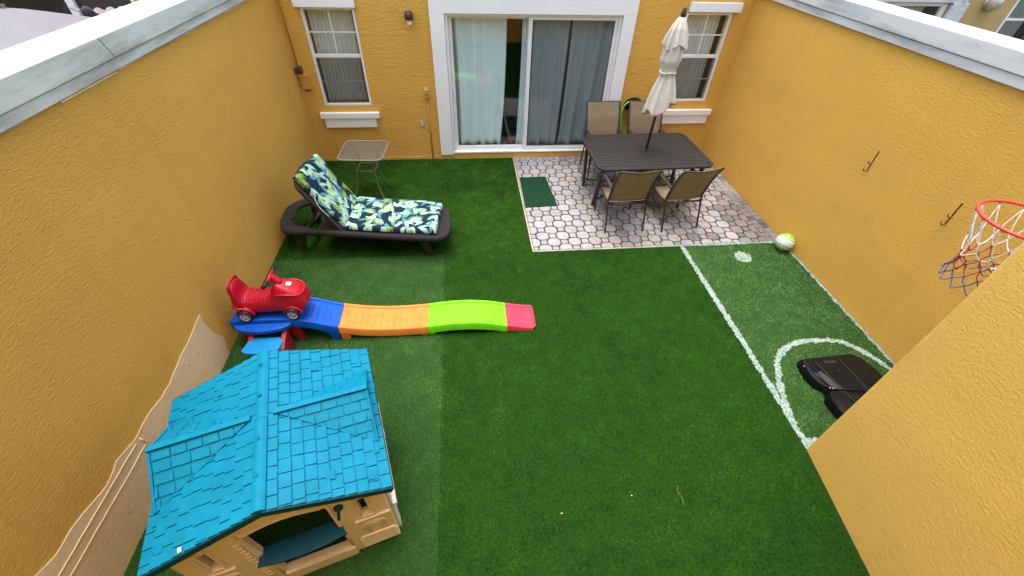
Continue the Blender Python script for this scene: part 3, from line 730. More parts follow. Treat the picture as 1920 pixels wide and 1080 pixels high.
MB().lathe([(.028, -.06), (.028, -.075), (.02, -.08)], 14, (0, 0, .005), 'y').build('lens', M['brown'], f)
MB().box(-.075, -.037, -.05, 0, -.05, .02).build('side_box', M['greybox'], f, bevel=.005)
f = fixture('junction_box', 'large yellow painted electrical box beside the lower left window corner', 'electrical box', (.115, 0, 1.27))
MB().box(-.055, .06, -.06, 0, -.115, .085).build('case', M['ybox'], f, bevel=.006)
MB().box(-.062, .067, -.066, -.061, .06, .092).build('lid', M['ybox'], f, bevel=.002)
MB().tube([(-.03, -.03, .08), (-.06, -.02, .11), (-.055, -.015, .17)], .006, 6).build('cable', M['brown'], f, smooth=True)
MB().tube([(-.02, -.03, -.115), (-.03, -.03, -.14), (.01, -.03, -.15), (.03, -.03, -.115)], .005, 6).build('cable', M['brown'], f, smooth=True)
f = fixture('switch_box', 'yellow painted outlet box with a conduit to the ground beside the door surround', 'electrical box', (1.84, 0, 1.08))
MB().box(-.035, .035, -.05, 0, -.065, .065).build('case', M['ybox'], f, bevel=.005)
MB().lathe([(.012, -.05), (.012, -.058)], 10, (0, 0, -.01), 'y').build('screw', M['brown'], f)
MB().tube([(-.002, -.016, -.065), (0, -.016, -1.07)], .010, 8).build('conduit', M['ycond'], f, smooth=True)
f = fixture('outlet', 'small cream power outlet low on the house wall left of the door', 'outlet', (1.722, 0, .605))
MB().box(-.035, .035, -.012, 0, -.045, .045).build('plate', mat('brass_plate', (.45, .36, .2), .5), f, bevel=.003)
MB().box(-.016, .016, -.018, -.012, .006, .034).box(-.016, .016, -.018, -.012, -.034, -.006).build('socket', mat('cream_socket', (.75, .70, .58), .5), f, bevel=.002)
# hose and holder
f = thing('hose_holder', 'black curved hose holder mounted on the house wall behind the dining chairs', 'hose holder', (5.155, 0, .82))
pts = [(.172*math.cos(a), -.07, .172*math.sin(a)) for a in np.linspace(math.radians(15), math.radians(165), 14)]
mb = MB()
for k in range(len(pts)-1):
    a, b = pts[k], pts[k+1]; mb.bar(a, b, .13, .012, (a[0]+b[0], 0, a[2]+b[2]))
mb.build('saddle', M['black'], f); MB().box(-.10, .10, -.014, 0, -.02, .14).build('back_plate', M['black'], f, bevel=.004)
mb = MB()
for k in range(3):
    pts = []
    for a in np.linspace(0, 2*PI, 40, endpoint=False):
        r_ = .150+.012*k; sx = .92 if k else 1.0
        pts.append((5.13-.010*k+r_*sx*math.cos(a), -.045-.022*k, .80+r_*math.sin(a)*(1 if math.sin(a) > 0 else 1.9+.15*k)))
    mb.tube(pts, .0115, 8, closed=True)
tag(mb.build('garden_hose', M['hose'], smooth=True), 'lime green garden hose coiled on the black wall holder', 'hose')
# hook bars on the right wall
def hookbar(label, y, z):
    f = thing('hook_bar', label, 'hook rack', (W, y, z), 0, 'hook bars on the right wall')
    MB().box(-.005, -.0005, -.0055, .0055, -.11, .115).build('bar', M['brown'], f, bevel=.001)
    for z_, ln in ((-.015, .045), (-.095, .05)):
        MB().tube(smooth_pts([(-.006, 0, z_), (-ln*.55, 0, z_-.012), (-ln, 0, z_), (-ln-.006, 0, z_+.022)], 4), .0045, 6).build('hook', M['brown'], f, smooth=True)
        MB().lathe([(.006, -.004), (.008, .004)], 8, (-.014, 0, z_-.004)).build('hook_bolt', M['steel'], f)
hookbar('small dark metal double hook bar, the farther of two on the right wall', -3.15, 1.43)
hookbar('small dark metal double hook bar, the nearer one beside the basketball hoop', -4.145, 1.43)
# mat
mb = plate([(3.235, -.75), (3.655, -.745), (3.70, -1.60), (3.225, -1.63)], [], .012, lambda a, b, c: (a, b, c+.0145), .002)
tag(mb.build('door_mat', M['mat']), 'dark green rectangular mat on the pavers at the edge of the turf', 'mat')

# ------------------------------------------------------------------ dining table, parasol, chairs
def dining_table():
    t = thing('dining_table', 'dark slatted rectangular dining table on the paver patio', 'table', (4.955, -1.305, 0), math.radians(1.5))
    hx, hy, zt = .825, .555, .72
    out = rrect(-hx, hx, -hy, hy, .13, 8); inn = rrect(-hx+.045, hx-.045, -hy+.035, hy-.035, .10, 8)
    plate(out, [inn], .028, lambda a, b, c: (a, b, zt-.028+c), .005).build('rim', M['tabletop'], t)
    n = 13; y0, y1 = -hy+.0355, hy-.0355; st = (y1-y0)/n; mb = MB()
    def halfx(y):
        yy = abs(y); R = .10; Y1 = hy-.035
        return (hx-.045) - (0 if yy < Y1-R else R-math.sqrt(max(0, R*R-(yy-(Y1-R))**2)))
    for k in range(n):
        a, b = y0+k*st+.0035, y0+(k+1)*st-.0035; ha, hb = halfx(a), halfx(b)
        xs = [(-ha, a), (ha, a), (hb, b), (-hb, b)]
        zt2 = zt-.003
        mb.add([(x, y, zt2-.016) for x, y in xs]+[(x, y, zt2) for x, y in xs], [(3, 2, 1, 0), (4, 5, 6, 7)]+[(i, (i+1) % 4, 4+(i+1) % 4, 4+i) for i in range(4)])
    mb.build('tabletop', M['tabletop'], t, bevel=.003)
    plate(rrect(-hx+.06, hx-.06, -hy+.06, hy-.06, .08), [], .006, lambda a, b, c: (a, b, zt-.032+c)).build('underlay', M['frame_dk'], t)
    MB().lathe([(.024, .0), (.040, .0), (.040, .006), (.024, .008)], 20, (0, 0, zt)).build('parasol_ring', M['frame_dk'], t, smooth=True)
    for sx in (-1, 1):
        for sy in (-1, 1):
            MB().bar((sx*(hx-.10), sy*(hy-.13), zt-.032), (sx*(hx-.09), sy*(hy-.28), 0), .042, .042).build('leg', M['frame_dk'], t, bevel=.005)
    mb = MB()
    for sx in (-1, 1):
        mb.tube(smooth_pts([(sx*(hx-.11), -(hy-.25), .12), (sx*.35, -.12, .17), (sx*.12, 0, .20), (sx*.35, .12, .17), (sx*(hx-.11), (hy-.25), .12)], 5), .013, 8)
    mb.tube([(-.14, 0, .20), (.14, 0, .20)], .018, 8); mb.lathe([(.03, -.02), (.03, .02)], 16, (0, 0, .20))
    mb.build('stretcher', M['frame_dk'], t, smooth=True)
    for ya_ in (-hy+.10, hy-.125): MB().box(-hx+.12, hx-.12, ya_, ya_+.025, zt-.062, zt-.033).build('apron', M['frame_dk'], t, bevel=.003)
dining_table()

def parasol():
    t = thing('patio_parasol', 'closed beige patio parasol standing through the dark dining table', 'parasol', (4.955, -1.315, 0))
    lean = lambda z: (.055*z/2.4, .0)
    P = lambda z: (lean(z)[0], 0, z)
    MB().tube([P(.02), P(2.42)], .019, 12).build('pole', M['frame_dk'], t, smooth=True)
    MB().lathe([(.24, 0), (.24, .03), (.20, .055), (.05, .07), (.035, .09), (.035, .30), (.022, .30)], 28).build('base', M['frame_dk'], t, ang=40)
    MB().lathe([(.018, 2.365), (.030, 2.37), (.034, 2.40), (.024, 2.425), (.020, 2.45), (.006, 2.47)], 14, (.054, 0, 0)).build('finial', M['frame_dk'], t, smooth=True)
    def canopy(z0, z1, prof, folds, hem, seed, name, sw=0):
        r = random.Random(seed); ph = [r.uniform(0, 6.28) for _ in range(5)]; rows = []; n = 120; m = 60
        for i in range(m+1):
            tt = i/m; row = []
            for k in range(n):
                a = 2*PI*k/n; zz = z1+(z0-z1)*tt
                zz += hem(a)*tt**2
                R = interp(z1+(z0-z1)*tt, *prof)
                fold = math.sin(a*folds+ph[0]+.6*math.sin(a*2+ph[1])+tt*1.2*sw)
                amp = min(.034, R*.28)*(0.45+.55*tt)
                fold2 = .3*math.sin(a*(folds*2+1)+ph[2]+tt*3)
                rr = R + amp*(fold+fold2)*(.8+.3*math.sin(a+ph[3]))
                row.append((rr*math.cos(a)+lean(zz)[0]+R*.10*math.sin(ph[4]+tt*2), rr*math.sin(a)*.9, zz))
            rows.append(row)
        o = MB().loft(rows, cap=False).build(name, M['umbrella'], t, smooth=True, solid=.003, fix=False); return o
    canopy(1.30, 2.26, ([1.2, 1.34, 1.48, 1.62, 1.72, 1.80, 1.90, 2.05, 2.2, 2.30], [.185, .172, .145, .11, .082, .085, .115, .105, .085, .06]), 8,
           lambda a: -.07*math.cos(a*1-2.6)-.05*math.sin(a*3+1.2), 2, 'canopy', 1)
    canopy(2.06, 2.365, ([2.0, 2.06, 2.15, 2.25, 2.33, 2.37], [.135, .13, .115, .09, .055, .03]), 8, lambda a: .03*math.sin(a*3), 5, 'vent')
    mb = MB(); mb.tube([(lean(1.76)[0]+.097*math.cos(a), .090*math.sin(a), 1.765+.008*math.sin(3*a)) for a in np.linspace(0, 2*PI, 26, endpoint=False)], .012, 6, closed=True)
    mb.build('tie_strap', M['umbrella'], t, smooth=True)
parasol()

def make_chair(back_top=.95, lean_b=-.13):
    t = thing('dining_chair', 'x', 'chair')
    w2 = .265
    yb = lambda z: interp(z, [.42, .6, .8, back_top], [.10, .055, -.02, lean_b+.02])
    for sx in (-1, 1):
        x = sx*w2
        MB().tube(smooth_pts([(x, -.03, 0), (x, .02, .20), (x, .07, .36), (x, .085, .45)], 4), .0125, 8).build('leg', M['frame_dk'], t, smooth=True)
        MB().tube(smooth_pts([(x, .52, 0), (x, .505, .3), (x, .49, .55), (x, .47, .625), (x, .42, .645)], 4), .0125, 8).build('leg', M['frame_dk'], t, smooth=True)
        mb = MB()
        pts = smooth_pts([(x, .46, .640), (x, .30, .652), (x, .15, .645), (x, .045, .635)], 4)
        for a, b in zip(pts[:-1], pts[1:]): mb.bar(a, b, .040, .016)
        mb.build('armrest', M['frame_dk'], t, bevel=.003)
    mb = MB()
    for sx in (-1, 1):
        x = sx*(w2-.012)
        mb.tube([(x, .49, .415), (x, .30, .400), (x, .12, .405)], .011, 8)
        mb.bar((sx*w2, .485, .412), (x, .47, .412), .02, .02)
    mb.tube([(-w2+.01, .49, .415), (w2-.01, .49, .415)], .011, 8); mb.tube([(-w2, .075, .385), (w2, .075, .385)], .011, 8)
    mb.build('seat_frame', M['frame_dk'], t, smooth=True)
    mb = MB()
    for sx in (-1, 1):
        mb.tube(smooth_pts([(sx*w2, yb(z), z) for z in (.42, .55, .70, .84, back_top)], 4), .0125, 8)
    mb.tube(smooth_pts([(-w2, yb(back_top), back_top), (-w2*.5, yb(back_top)-.018, back_top-.012), (0, yb(back_top)-.025, back_top-.016), (w2*.5, yb(back_top)-.018, back_top-.012), (w2, yb(back_top), back_top)], 5), .010, 8)
    mb.build('back_frame', M['frame_dk'], t, smooth=True)
    rows = [[(u*(w2-.014), .10+v*.385, .412-.022*(1-u*u)*math.sin(PI*min(1, .15+v*.8))) for u in np.linspace(-1, 1, 13)] for v in np.linspace(0, 1, 13)]
    MB().grid(rows).build('seat', M['sling'], t, smooth=True, solid=.004, fix=False)
    rows = [[(u*(w2-.012), yb(z)-.028*(1-u*u), z+(-.014*(1-u*u) if v > .98 else 0)) for u in np.linspace(-1, 1, 13)] for v in np.linspace(0, 1, 15) for z in [.43+v*(back_top-.43+.008)]]
    MB().grid(rows).build('backrest', M['sling'], t, smooth=True, solid=.004, fix=False)
    return t
c0 = make_chair()
def place(o, x, y, rz, label):
    o.location = (x, y, .0125); o.rotation_euler = (0, 0, math.radians(rz)); o['label'] = label; o['group'] = 'dining chairs around the patio table'
place(c0, 4.50, -2.27, 1.5, 'beige sling patio chair on the near side of the table, left of the pair')
c = copy_tree(c0); place(c, 5.285, -2.27, 7, 'beige sling patio chair on the near side of the table, the one nearer the wall')
cf = make_chair(1.0, -.17)
place(cf, 4.58, -.36, 180, 'beige sling chair on the far side of the table in front of the sliding door')
c = copy_tree(cf); place(c, 5.27, -.36, 178, 'beige sling chair on the far side of the table below the hose holder')

# ------------------------------------------------------------------ side table
def side_table():
    t = thing('side_table', 'small square glass topped side table with curved taupe legs behind the lounger', 'table', (.985, -1.11, 0), math.radians(-3.5))
    h, z = .30, .69
    out = rrect(-h, h, -h, h, .09, 8); inn = rrect(-h+.016, h-.016, -h+.016, h-.016, .075, 8)
    pts = [(x, y, z) for x, y in out]
    MB().tube(pts, .012, 8, closed=True).build('rim', M['sidetable'], t, smooth=True)
    plate(inn, [], .005, lambda a, b, c: (a, b, z-.001+c)).build('glass_top', M['tableglass'], t)
    for sx in (-1, 1):
        for sy in (-1, 1):
            MB().tube(smooth_pts([(sx*.262, sy*.262, z-.010), (sx*.15, sy*.15, z-.09), (sx*.125, sy*.125, z-.26), (sx*.155, sy*.155, .20), (sx*.235, sy*.235, .0)], 6), .010, 8).build('leg', M['sidetable'], t, smooth=True)
    q = .125; MB().tube([(x, y, z-.25) for x, y in rrect(-q, q, -q, q, .02, 3)], .007, 6, closed=True).build('brace', M['sidetable'], t, smooth=True)
side_table()

# ------------------------------------------------------------------ lounger
def V3(*a): return Vector(a)
def lounger():
    t = thing('sun_lounger', 'dark wicker sun lounger with raised back beside the left wall', 'sun lounger', (0, 0, 0))
    # outline of the frame, top view (near side then far side), z of the rail
    near = [(.055, -2.22, .30), (.14, -2.42, .31), (.30, -2.50, .33), (.51, -2.53, .345), (.9, -2.60, .35), (1.36, -2.655, .335), (1.82, -2.73, .34), (2.02, -2.73, .33), (2.13, -2.64, .32), (2.165, -2.45, .315)]
    far = [(.045, -2.05, .30), (.07, -1.88, .31), (.22, -1.76, .33), (.45, -1.75, .345), (.92, -1.78, .35), (1.3, -1.80, .335), (1.68, -1.84, .34), (1.98, -1.92, .33), (2.12, -2.06, .32), (2.165, -2.25, .315)]
    outl = smooth_pts(near, 6) + list(reversed(smooth_pts(far, 6)))
    m = len(outl); cen = V3(1.1, -2.22, 0)
    mb = MB(); ring = []
    for i, p in enumerate(outl):
        a, b = outl[i-1], outl[(i+1) % m]; d = V3(b.x-a.x, b.y-a.y, 0).normalized(); inw = V3(-d.y, d.x, 0)
        if inw.dot(V3(min(max(p.x, .5), 1.7)-p.x, -2.22-p.y, 0)) < 0: inw = -inw
        # rail is wide at the head end and at the foot end
        wd = .055 + (.095 if p.x < .30 else .095*max(0, 1-(p.x-.30)/.25)) + .03*max(0, (p.x-1.85)/.3)
        z = p.z
        prof = [(0, -.055), (-.006, -.03), (0, .0), (.02, .012), (wd*.6, .010), (wd, .002), (wd+.003, -.02), (wd*.8, -.045)]
        ring.append([(p.x+inw.x*o_, p.y+inw.y*o_, z+dz) for o_, dz in prof])
    n = len(ring[0]); mb.add([v for r in ring for v in r], [(i*n+k, i*n+(k+1) % n, ((i+1) % m)*n+(k+1) % n, ((i+1) % m)*n+k) for i in range(m) for k in range(n)])
    mb.build('frame', M['wicker'], t, smooth=True)
    # seat deck
    rows = []
    for x in np.linspace(.86, 2.10, 20):
        ya = interp(x, [.9, 1.36, 1.82, 2.1], [-2.56, -2.61, -2.68, -2.62]); yb_ = interp(x, [.92, 1.3, 1.68, 2.1], [-1.82, -1.84, -1.88, -2.10])
        rows.append([(x, ya+(yb_-ya)*v, interp(x, [.9, 1.36, 1.82, 2.1], [.335, .32, .33, .31])) for v in np.linspace(0, 1, 8)])
    MB().grid(rows).build('seat_deck', M['wicker'], t, smooth=True, solid=.02, fix=False)
    MB().add([(.56, -2.46, .30), (.90, -2.53, .31), (.93, -1.84, .31), (.60, -1.84, .30)], [(0, 1, 2, 3)]).build('under_deck', M['wicker2'], t, solid=.012)
    # backrest board with rounded top
    A, B = V3(.885, -2.535, .345), V3(.93, -1.80, .345); Tn, Tf = V3(.47, -2.47, .97), V3(.60, -1.83, .99)
    def bp(u, v, off=0):      # u across 0..1 near->far, v up
        lo = A.lerp(B, u); hi = Tn.lerp(Tf, u); p = lo.lerp(hi, v); nn = (B-A).cross(Tn-A).normalized()
        if nn.x < 0: nn = -nn
        return p + nn*off
    def outline(ins, top=1.06):
        o = [(ins, 0), (1-ins, 0), (1-ins, .82)]
        for a in np.linspace(0, PI, 13): o.append((.5+(.5-ins)*math.cos(a), .86+(top-.86-ins*.6)*math.sin(a)))
        o.append((ins, .82)); return o
    def slab(outline_, th, off):
        n_ = len(outline_); f_ = [bp(u, v, off) for u, v in outline_]; b_ = [bp(u, v, off-th) for u, v in outline_]
        return MB().add(f_+b_, [tuple(range(n_)), tuple(range(2*n_-1, n_-1, -1))]+[(i, (i+1) % n_, n_+(i+1) % n_, n_+i) for i in range(n_)])
    slab(outline(0), .035, -.004).build('backrest', M['wicker2'], t, bevel=.01, seg=3)
    # support strut, legs
    MB().bar(bp(.18, .5, -.04), (.42, -2.33, .25), .03, .03).bar(bp(.82, .5, -.04), (.50, -1.93, .25), .03, .03).bar((.40, -2.36, .25), (.50, -1.90, .25), .03, .03).build('strut', M['wicker2'], t, bevel=.004)
    for (x, y, dx, dy) in ((1.80, -2.63, .115, -.0), (1.86, -1.95, .10, .06), (.36, -2.40, -.05, -.03), (.40, -1.86, -.05, .04)):
        tp = [(x-.075, y), (x+.045, y), ]
        vs = []
        for z, s, ox, oy in ((.30, 1, 0, 0), (.0, .45, dx, dy)):
            for sx, sy in ((-1, -1), (1, -1), (1, 1), (-1, 1)): vs.append((x+ox+sx*.06*s, y+oy+sy*.028*(s*.5+.5), z))
        MB().add(vs, [(3, 2, 1, 0), (4, 5, 6, 7)]+[(i, (i+1) % 4, 4+(i+1) % 4, 4+i) for i in range(4)]).build('leg', M['wicker2'], t, bevel=.005)
    MB().bar((.40, -2.40, .24), (.45, -1.86, .24), .05, .03).build('cross_bar', M['wicker2'], t, bevel=.004)
    MB().bar((1.80, -2.62, .25), (1.86, -1.95, .25), .05, .03).build('cross_bar', M['wicker2'], t, bevel=.004)
    # ---- cushion (own thing) : grid with painted leaves
    path = []          # (point along centre, near edge, far edge, normal)
    nA, nB = 150, 235
    rowsN, rowsF, nrm = [], [], []
    for i in range(nA):
        v = 1.03*(1-i/(nA-1)); rowsN.append(bp(.07, v, .0)); rowsF.append(bp(.93, v, .0))
    for i in range(1, nB):
        s = i/(nB-1)
        n0, f0 = V3(.905, -2.525, .35), V3(.945, -1.83, .35)
        n1, f1 = V3(2.00, -2.665, .335), V3(2.075, -1.995, .335)
        rowsN.append(n0.lerp(n1, s)+V3(0, 0, -.012*math.sin(PI*s)+.006)); rowsF.append(f0.lerp(f1, s)+V3(0, 0, -.012*math.sin(PI*s)+.006))
    T = len(rowsN); K = 110
    lens = [0]
    for i in range(1, T): lens.append(lens[-1]+((rowsN[i]+rowsF[i])/2-(rowsN[i-1]+rowsF[i-1])/2).length)
    U = np.array(lens); 
    up = []
    for i in range(T):
        a = rowsN[min(i+1, T-1)]-rowsN[max(i-1, 0)]; b = rowsF[i]-rowsN[i]; n_ = a.cross(b).normalized()
        if n_.z < 0: n_ = -n_
        up.append(n_)
    # soften the normals at the fold
    for _ in range(12): up = [((up[max(i-1, 0)]+up[i]+up[min(i+1, T-1)])/3).normalized() for i in range(T)]
    vs = []; uv = []
    Lt = U[-1]; crease = U[nA]
    for side in (1, 0):
        for i in range(T):
            for k in range(K):
                q = k/(K-1); e = min(q, 1-q)*.66; e2 = min(U[i], Lt-U[i])
                r_ = .028; ed = lambda x: 1 if x > r_ else math.sqrt(max(0, 1-(1-x/r_)**2))
                th = .050*ed(e)*ed(e2)
                # quilting seams and soft puff
                puff = .004*math.sin(q*PI)+.006*math.sin(U[i]*11)*math.sin(q*PI)
                cr = -.018*math.exp(-((U[i]-crease)/.02)**2)-.012*math.exp(-((U[i]-crease-.40)/.012)**2)*0
                h = .008+((th+puff+cr)*1 if side else 0) if side else .006*0+.004
                if side and min(e, e2) < 1e-6: h = .004+.012
                p = rowsN[i].lerp(rowsF[i], q)+up[i]*h
                vs.append(tuple(p))
    off = T*K; fs = []
    for i in range(T-1):
        for k in range(K-1):
            a = i*K+k; fs.append((a, a+1, a+K+1, a+K)); a += off; fs.append((a, a+K, a+K+1, a+1))
    for i in range(T-1):
        for k in (0, K-1): a = i*K+k; fs.append((a, a+K, a+K+off, a+off))
    for k in range(K-1):
        for i in (0, T-1): a = i*K+k; fs.append((a, a+1, a+1+off, a+off))
    # leaf painting in metres: s along, q across
    s_ = np.repeat(U, K); c_ = np.tile(np.linspace(0, .70, K), T)
    colr = np.tile(np.array([.006, .022, .040]), (T*K, 1)).astype(float)
    R_ = np.random.default_rng(12)
    def put(mask, c1, c2, mixv): colr[mask] = (np.array(c1)*(1-mixv[mask, None])+np.array(c2)*mixv[mask, None])
    def leaf_shape(cx, cy, ang, ln, wd, c1, c2, rib=True, dots=False):
        dx, dy = s_-cx, c_-cy; a = dx*math.cos(ang)+dy*math.sin(ang); b = -dx*math.sin(ang)+dy*math.cos(ang)
        tt = a/ln; hw = wd*np.sin(np.clip(tt, 0, 1)*PI)**.75*(1-.35*tt); mask = (tt > 0) & (tt < 1) & (np.abs(b) < hw)
        v = np.clip(np.abs(b)/(wd+1e-9)*.9+.35*np.sin(tt*26+np.abs(b)*420*(1 if rib else 0))*.35+.1, 0, 1)
        put(mask, c1, c2, v)
        if rib: mk = mask & (np.abs(b) < .0022); colr[mk] = np.array(c2)*.5
        if dots: mk = mask & ((np.sin(a*300)*np.sin(b*330)) > .75); colr[mk] = (.75, .85, .85)
    WH = (.52, .72, .62); AQ = (.12, .36, .40); BL = (.04, .15, .24); GR = (.07, .26, .04); LG = (.22, .44, .12); YG = (.30, .46, .14); OL = (.16, .20, .03)
    for gi in range(7):
        for gj in range(2):
            bx, by = .05+gi*Lt/6.6+R_.uniform(-.03, .03)+(.10 if gj else 0), .20+gj*.32+R_.uniform(-.03, .03)
            for k in range(4): leaf_shape(bx+R_.uniform(-.10, .1), by+R_.uniform(-.1, .1), R_.uniform(0, 6.28), R_.uniform(.10, .18), R_.uniform(.018, .03), BL, AQ)
    def palm(cx, cy, ang, size, c1, c2, nf=9, spread=2.2):
        for k in range(nf):
            a = ang-spread/2+spread*k/(nf-1); leaf_shape(cx, cy, a, size*(.75+.25*math.cos(a-ang)), size*.07, c1, c2, False)
    cells = []
    for gi in range(21):
        for gj in range(5):
            cells.append((gi*Lt/20.2+R_.uniform(-.035, .035)+(.05 if gj % 2 else 0), .05+gj*.15+R_.uniform(-.03, .03)))
    R_.shuffle(cells)
    for i, (cx, cy) in enumerate(cells):
        k = (0, 1, 4, 3, 1, 5, 4, 2)[i % 8]; an = R_.uniform(-.6, .6)+(math.pi if R_.random() < .5 else 0)+R_.choice([0, .9, -.9])
        if k in (0, 3): palm(cx, cy, an, R_.uniform(.11, .145), GR if k else LG, WH, 9)
        elif k == 1: leaf_shape(cx, cy, an, .16, .026, BL, WH, True, True); leaf_shape(cx, cy, an+.7, .14, .022, AQ, WH)
        elif k == 2: palm(cx, cy, an, .12, OL, LG, 8, 1.9)
        elif k == 4: leaf_shape(cx, cy, an, .15, .028, WH, AQ, True); leaf_shape(cx, cy, an+1.0, .14, .024, BL, AQ)
        else: leaf_shape(cx, cy, an, .14, .026, WH, LG, True); leaf_shape(cx, cy, an-.9, .14, .024, GR, WH)
    allc = np.ones((2*T*K, 4)); allc[:T*K, :3] = colr; allc[T*K:, :3] = (.01, .02, .05)
    me = bpy.data.meshes.new('lounger_cushion'); me.from_pydata(vs, [], fs)
    at = me.color_attributes.new('Col', 'FLOAT_COLOR', 'POINT'); at.data.foreach_set('color', allc.ravel().astype(np.float32))
    me.materials.append(mat('leaf_print', (0, 0, 0), .85, spec=.15, attr='Col', bump=[(300, .2, .001, 'noise')]))
    for p in me.polygons: p.use_smooth = True
    o = bpy.data.objects.new('lounger_cushion', me); COL.objects.link(o)
    bm = bmesh.new(); bm.from_mesh(me); bmesh.ops.recalc_face_normals(bm, faces=bm.faces); bm.to_mesh(me); bm.free()
    tag(o, 'tropical leaf print cushion in green, aqua and navy lying on the dark lounger', 'cushion')
    tie = MB().tube(smooth_pts([bp(.07, .62, .02), bp(.03, .60, .03), bp(-.01, .50, .02), bp(-.015, .38, .015), bp(.0, .30, .02)], 6), .006, 6)
    tie.tube(smooth_pts([bp(-.01, .50, .02), bp(-.03, .42, .03), bp(-.02, .33, .03)], 5), .005, 6)
    tie.build('tie_ribbon', mat('ribbon', (.30, .42, .36), .9, var=(60, .6)), o, smooth=True)
lounger()

# ------------------------------------------------------------------ coaster ramp
def ramp():
    t = thing('toy_coaster_track', 'multicoloured plastic toy coaster track in blue, orange, lime and coral on the turf', 'toy track', (0, 0, 0))
    y0f = lambda x: -3.955-.02*(x-1)/2; y1f = lambda x: -3.605-.02*(x-1)/2
    XS = [.09, .40, .62, .80, 1.06, 1.36, 1.65, 1.93, 2.12, 2.34, 2.55, 2.75, 2.95, 3.09]
    ZS = [.315, .318, .305, .265, .170, .112, .098, .112, .135, .142, .120, .072, .030, .022]
    def zt(x): return interp(x, XS2, ZS2)
    c = smooth_pts([(a, 0, b) for a, b in zip(XS, ZS)], 8); XS2 = [p.x for p in c]; ZS2 = [p.z for p in c]
    def piece(name, xa, xb, m, label, round_end=False):
        n = max(8, int((xb-xa)/.02)); rows = []
        for i in range(n+1):
            x = xa+(xb-xa)*i/n; z = zt(x); a, b = y0f(x), y1f(x); zb = max(0.004, z-.075)
            r_ = .020
            xs_ = x
            prof = [(a, zb), (a+.004, z+.010), (a+.008, z+r_-.003), (a+.016, z+r_), (a+.030, z+r_-.004), (a+.040, z), (b-.040, z), (b-.030, z+r_-.004), (b-.016, z+r_), (b-.008, z+r_-.003), (b-.004, z+.010), (b, zb), (b-.015, zb), (b-.02, z-.012), (a+.02, z-.012), (a+.015, zb)]
            row = []
            for (yy, zz) in prof:
                xx = xs_
                if round_end and i > n*.45:
                    v = (yy-(a+b)/2)/((b-a)/2); f = (i/n-.45)/.55; xx = xs_+.055*(1-v*v)*f-.04*f*v*v
                row.append((xx, yy, max(.004, zz)))
            rows.append(row)
        o = MB().loft(rows).build(name, m, t, smooth=True, ang=50)
        if label: o['label'] = label
        return o
    piece('track_section', .765, 1.058, M['blue'], 'blue ramp section', False); piece('track_section', 1.062, 1.928, M['orange'], 'orange dipped section')
    piece('track_section', 1.932, 2.748, M['lime'], 'lime green humped section'); piece('track_section', 2.752, 3.06, M['pink'], 'coral end section', True)
    piece('platform', .09, .763, M['blue'], 'blue starting platform')
    # grooves: thin dark ribs sunk in the surface
    for xa, xb, m, st in ((.80, 1.03, 'blue', .055), (1.12, 1.88, 'orange', .066), (2.00, 2.70, 'lime', .066)):
        mb = MB(); x = xa
        while x < xb:
            dn = .03; z = zt(x)+.0015
            mb.bar((x, y0f(x)+.085, z), (x, y1f(x)-.085, z), .011, .005); x += st
        col = {'blue': (.003, .09, .45), 'orange': (.72, .27, .03), 'lime': (.19, .58, .01)}[m]
        mb.build('grip_rib', M[m], t, bevel=.002)
    # supports
    def foot(x0, x1, y, z1, m, th=.05):
        return MB().add([(x0, y, .003), (x1, y, .003), (x1, y, z1), (x0-.0, y, z1), (x0, y+th, .003), (x1, y+th, .003), (x1, y+th, z1), (x0, y+th, z1)], [(3, 2, 1, 0), (4, 5, 6, 7), (0, 1, 5, 4), (1, 2, 6, 5), (2, 3, 7, 6), (3, 0, 4, 7)])
    # blue support block with an arch between it and the platform legs
    for yy in (-3.950, -3.63):
        zz = .0
        side = [(.98, .003), (1.056, .003), (1.056, .12), (.80, .215), (.84, .18), (.92, .12), (.96, .06)]
        plate(side, [], .02, lambda a, b, c, yy=yy: (a, yy+c, b), .002).build('support', M['blue'], t)
    for x0_, x1_, z_, m in ((1.066, 1.15, .11, 'orange'), (1.86, 1.924, .06, 'orange'), (1.937, 2.00, .06, 'lime'), (2.69, 2.745, .04, 'lime')):
        for yy in (-3.958, -3.66): foot(x0_, x1_, yy, z_, m).build('foot', M[m], t, bevel=.006)
    # red legs below the platform
    for yy in (-3.93, -3.66):
        out = [(.12, .003), (.20, .003), (.24, .20), (.30, .255), (.50, .255), (.56, .20), (.62, .003), (.70, .003), (.66, .285), (.14, .285)]
        plate(out, [], .05, lambda a, b, c, yy=yy: (a, yy-.0+c, b), .006).build('support', M['redstep'], t)
    # half round blue step and light blue lower step with red sides
    pts = [(.13, -3.962), (.66, -3.962)] + [(.395+.265*math.cos(a), -3.962-.105*math.sin(a)) for a in np.linspace(.05, PI-.05, 14)]
    plate(pts, [], .045, lambda a, b, c: (a, b, .262+c), .008).build('step', M['blue'], t)['label'] = 'dark blue half round step'
    mb = MB()
    for k in range(5): mb.bar((.28+k*.055, -3.985, .309), (.275+k*.055, -4.045, .309), .012, .005)
    mb.build('grip_rib', M['blue'], t, bevel=.002)
    plate([(.275, -4.045), (.59, -4.055), (.575, -4.20), (.52, -4.235), (.40, -4.25), (.28, -4.235), (.238, -4.205)], [], .04, lambda a, b, c: (a, b, .165+c), .008).build('step', M['sky_blue'], t)['label'] = 'light blue lower step'
    mb = MB()
    for k in range(5): mb.bar((.32+k*.05, -4.08, .207), (.315+k*.05, -4.18, .207), .010, .004)
    mb.build('grip_rib', M['sky_blue'], t, bevel=.0015)
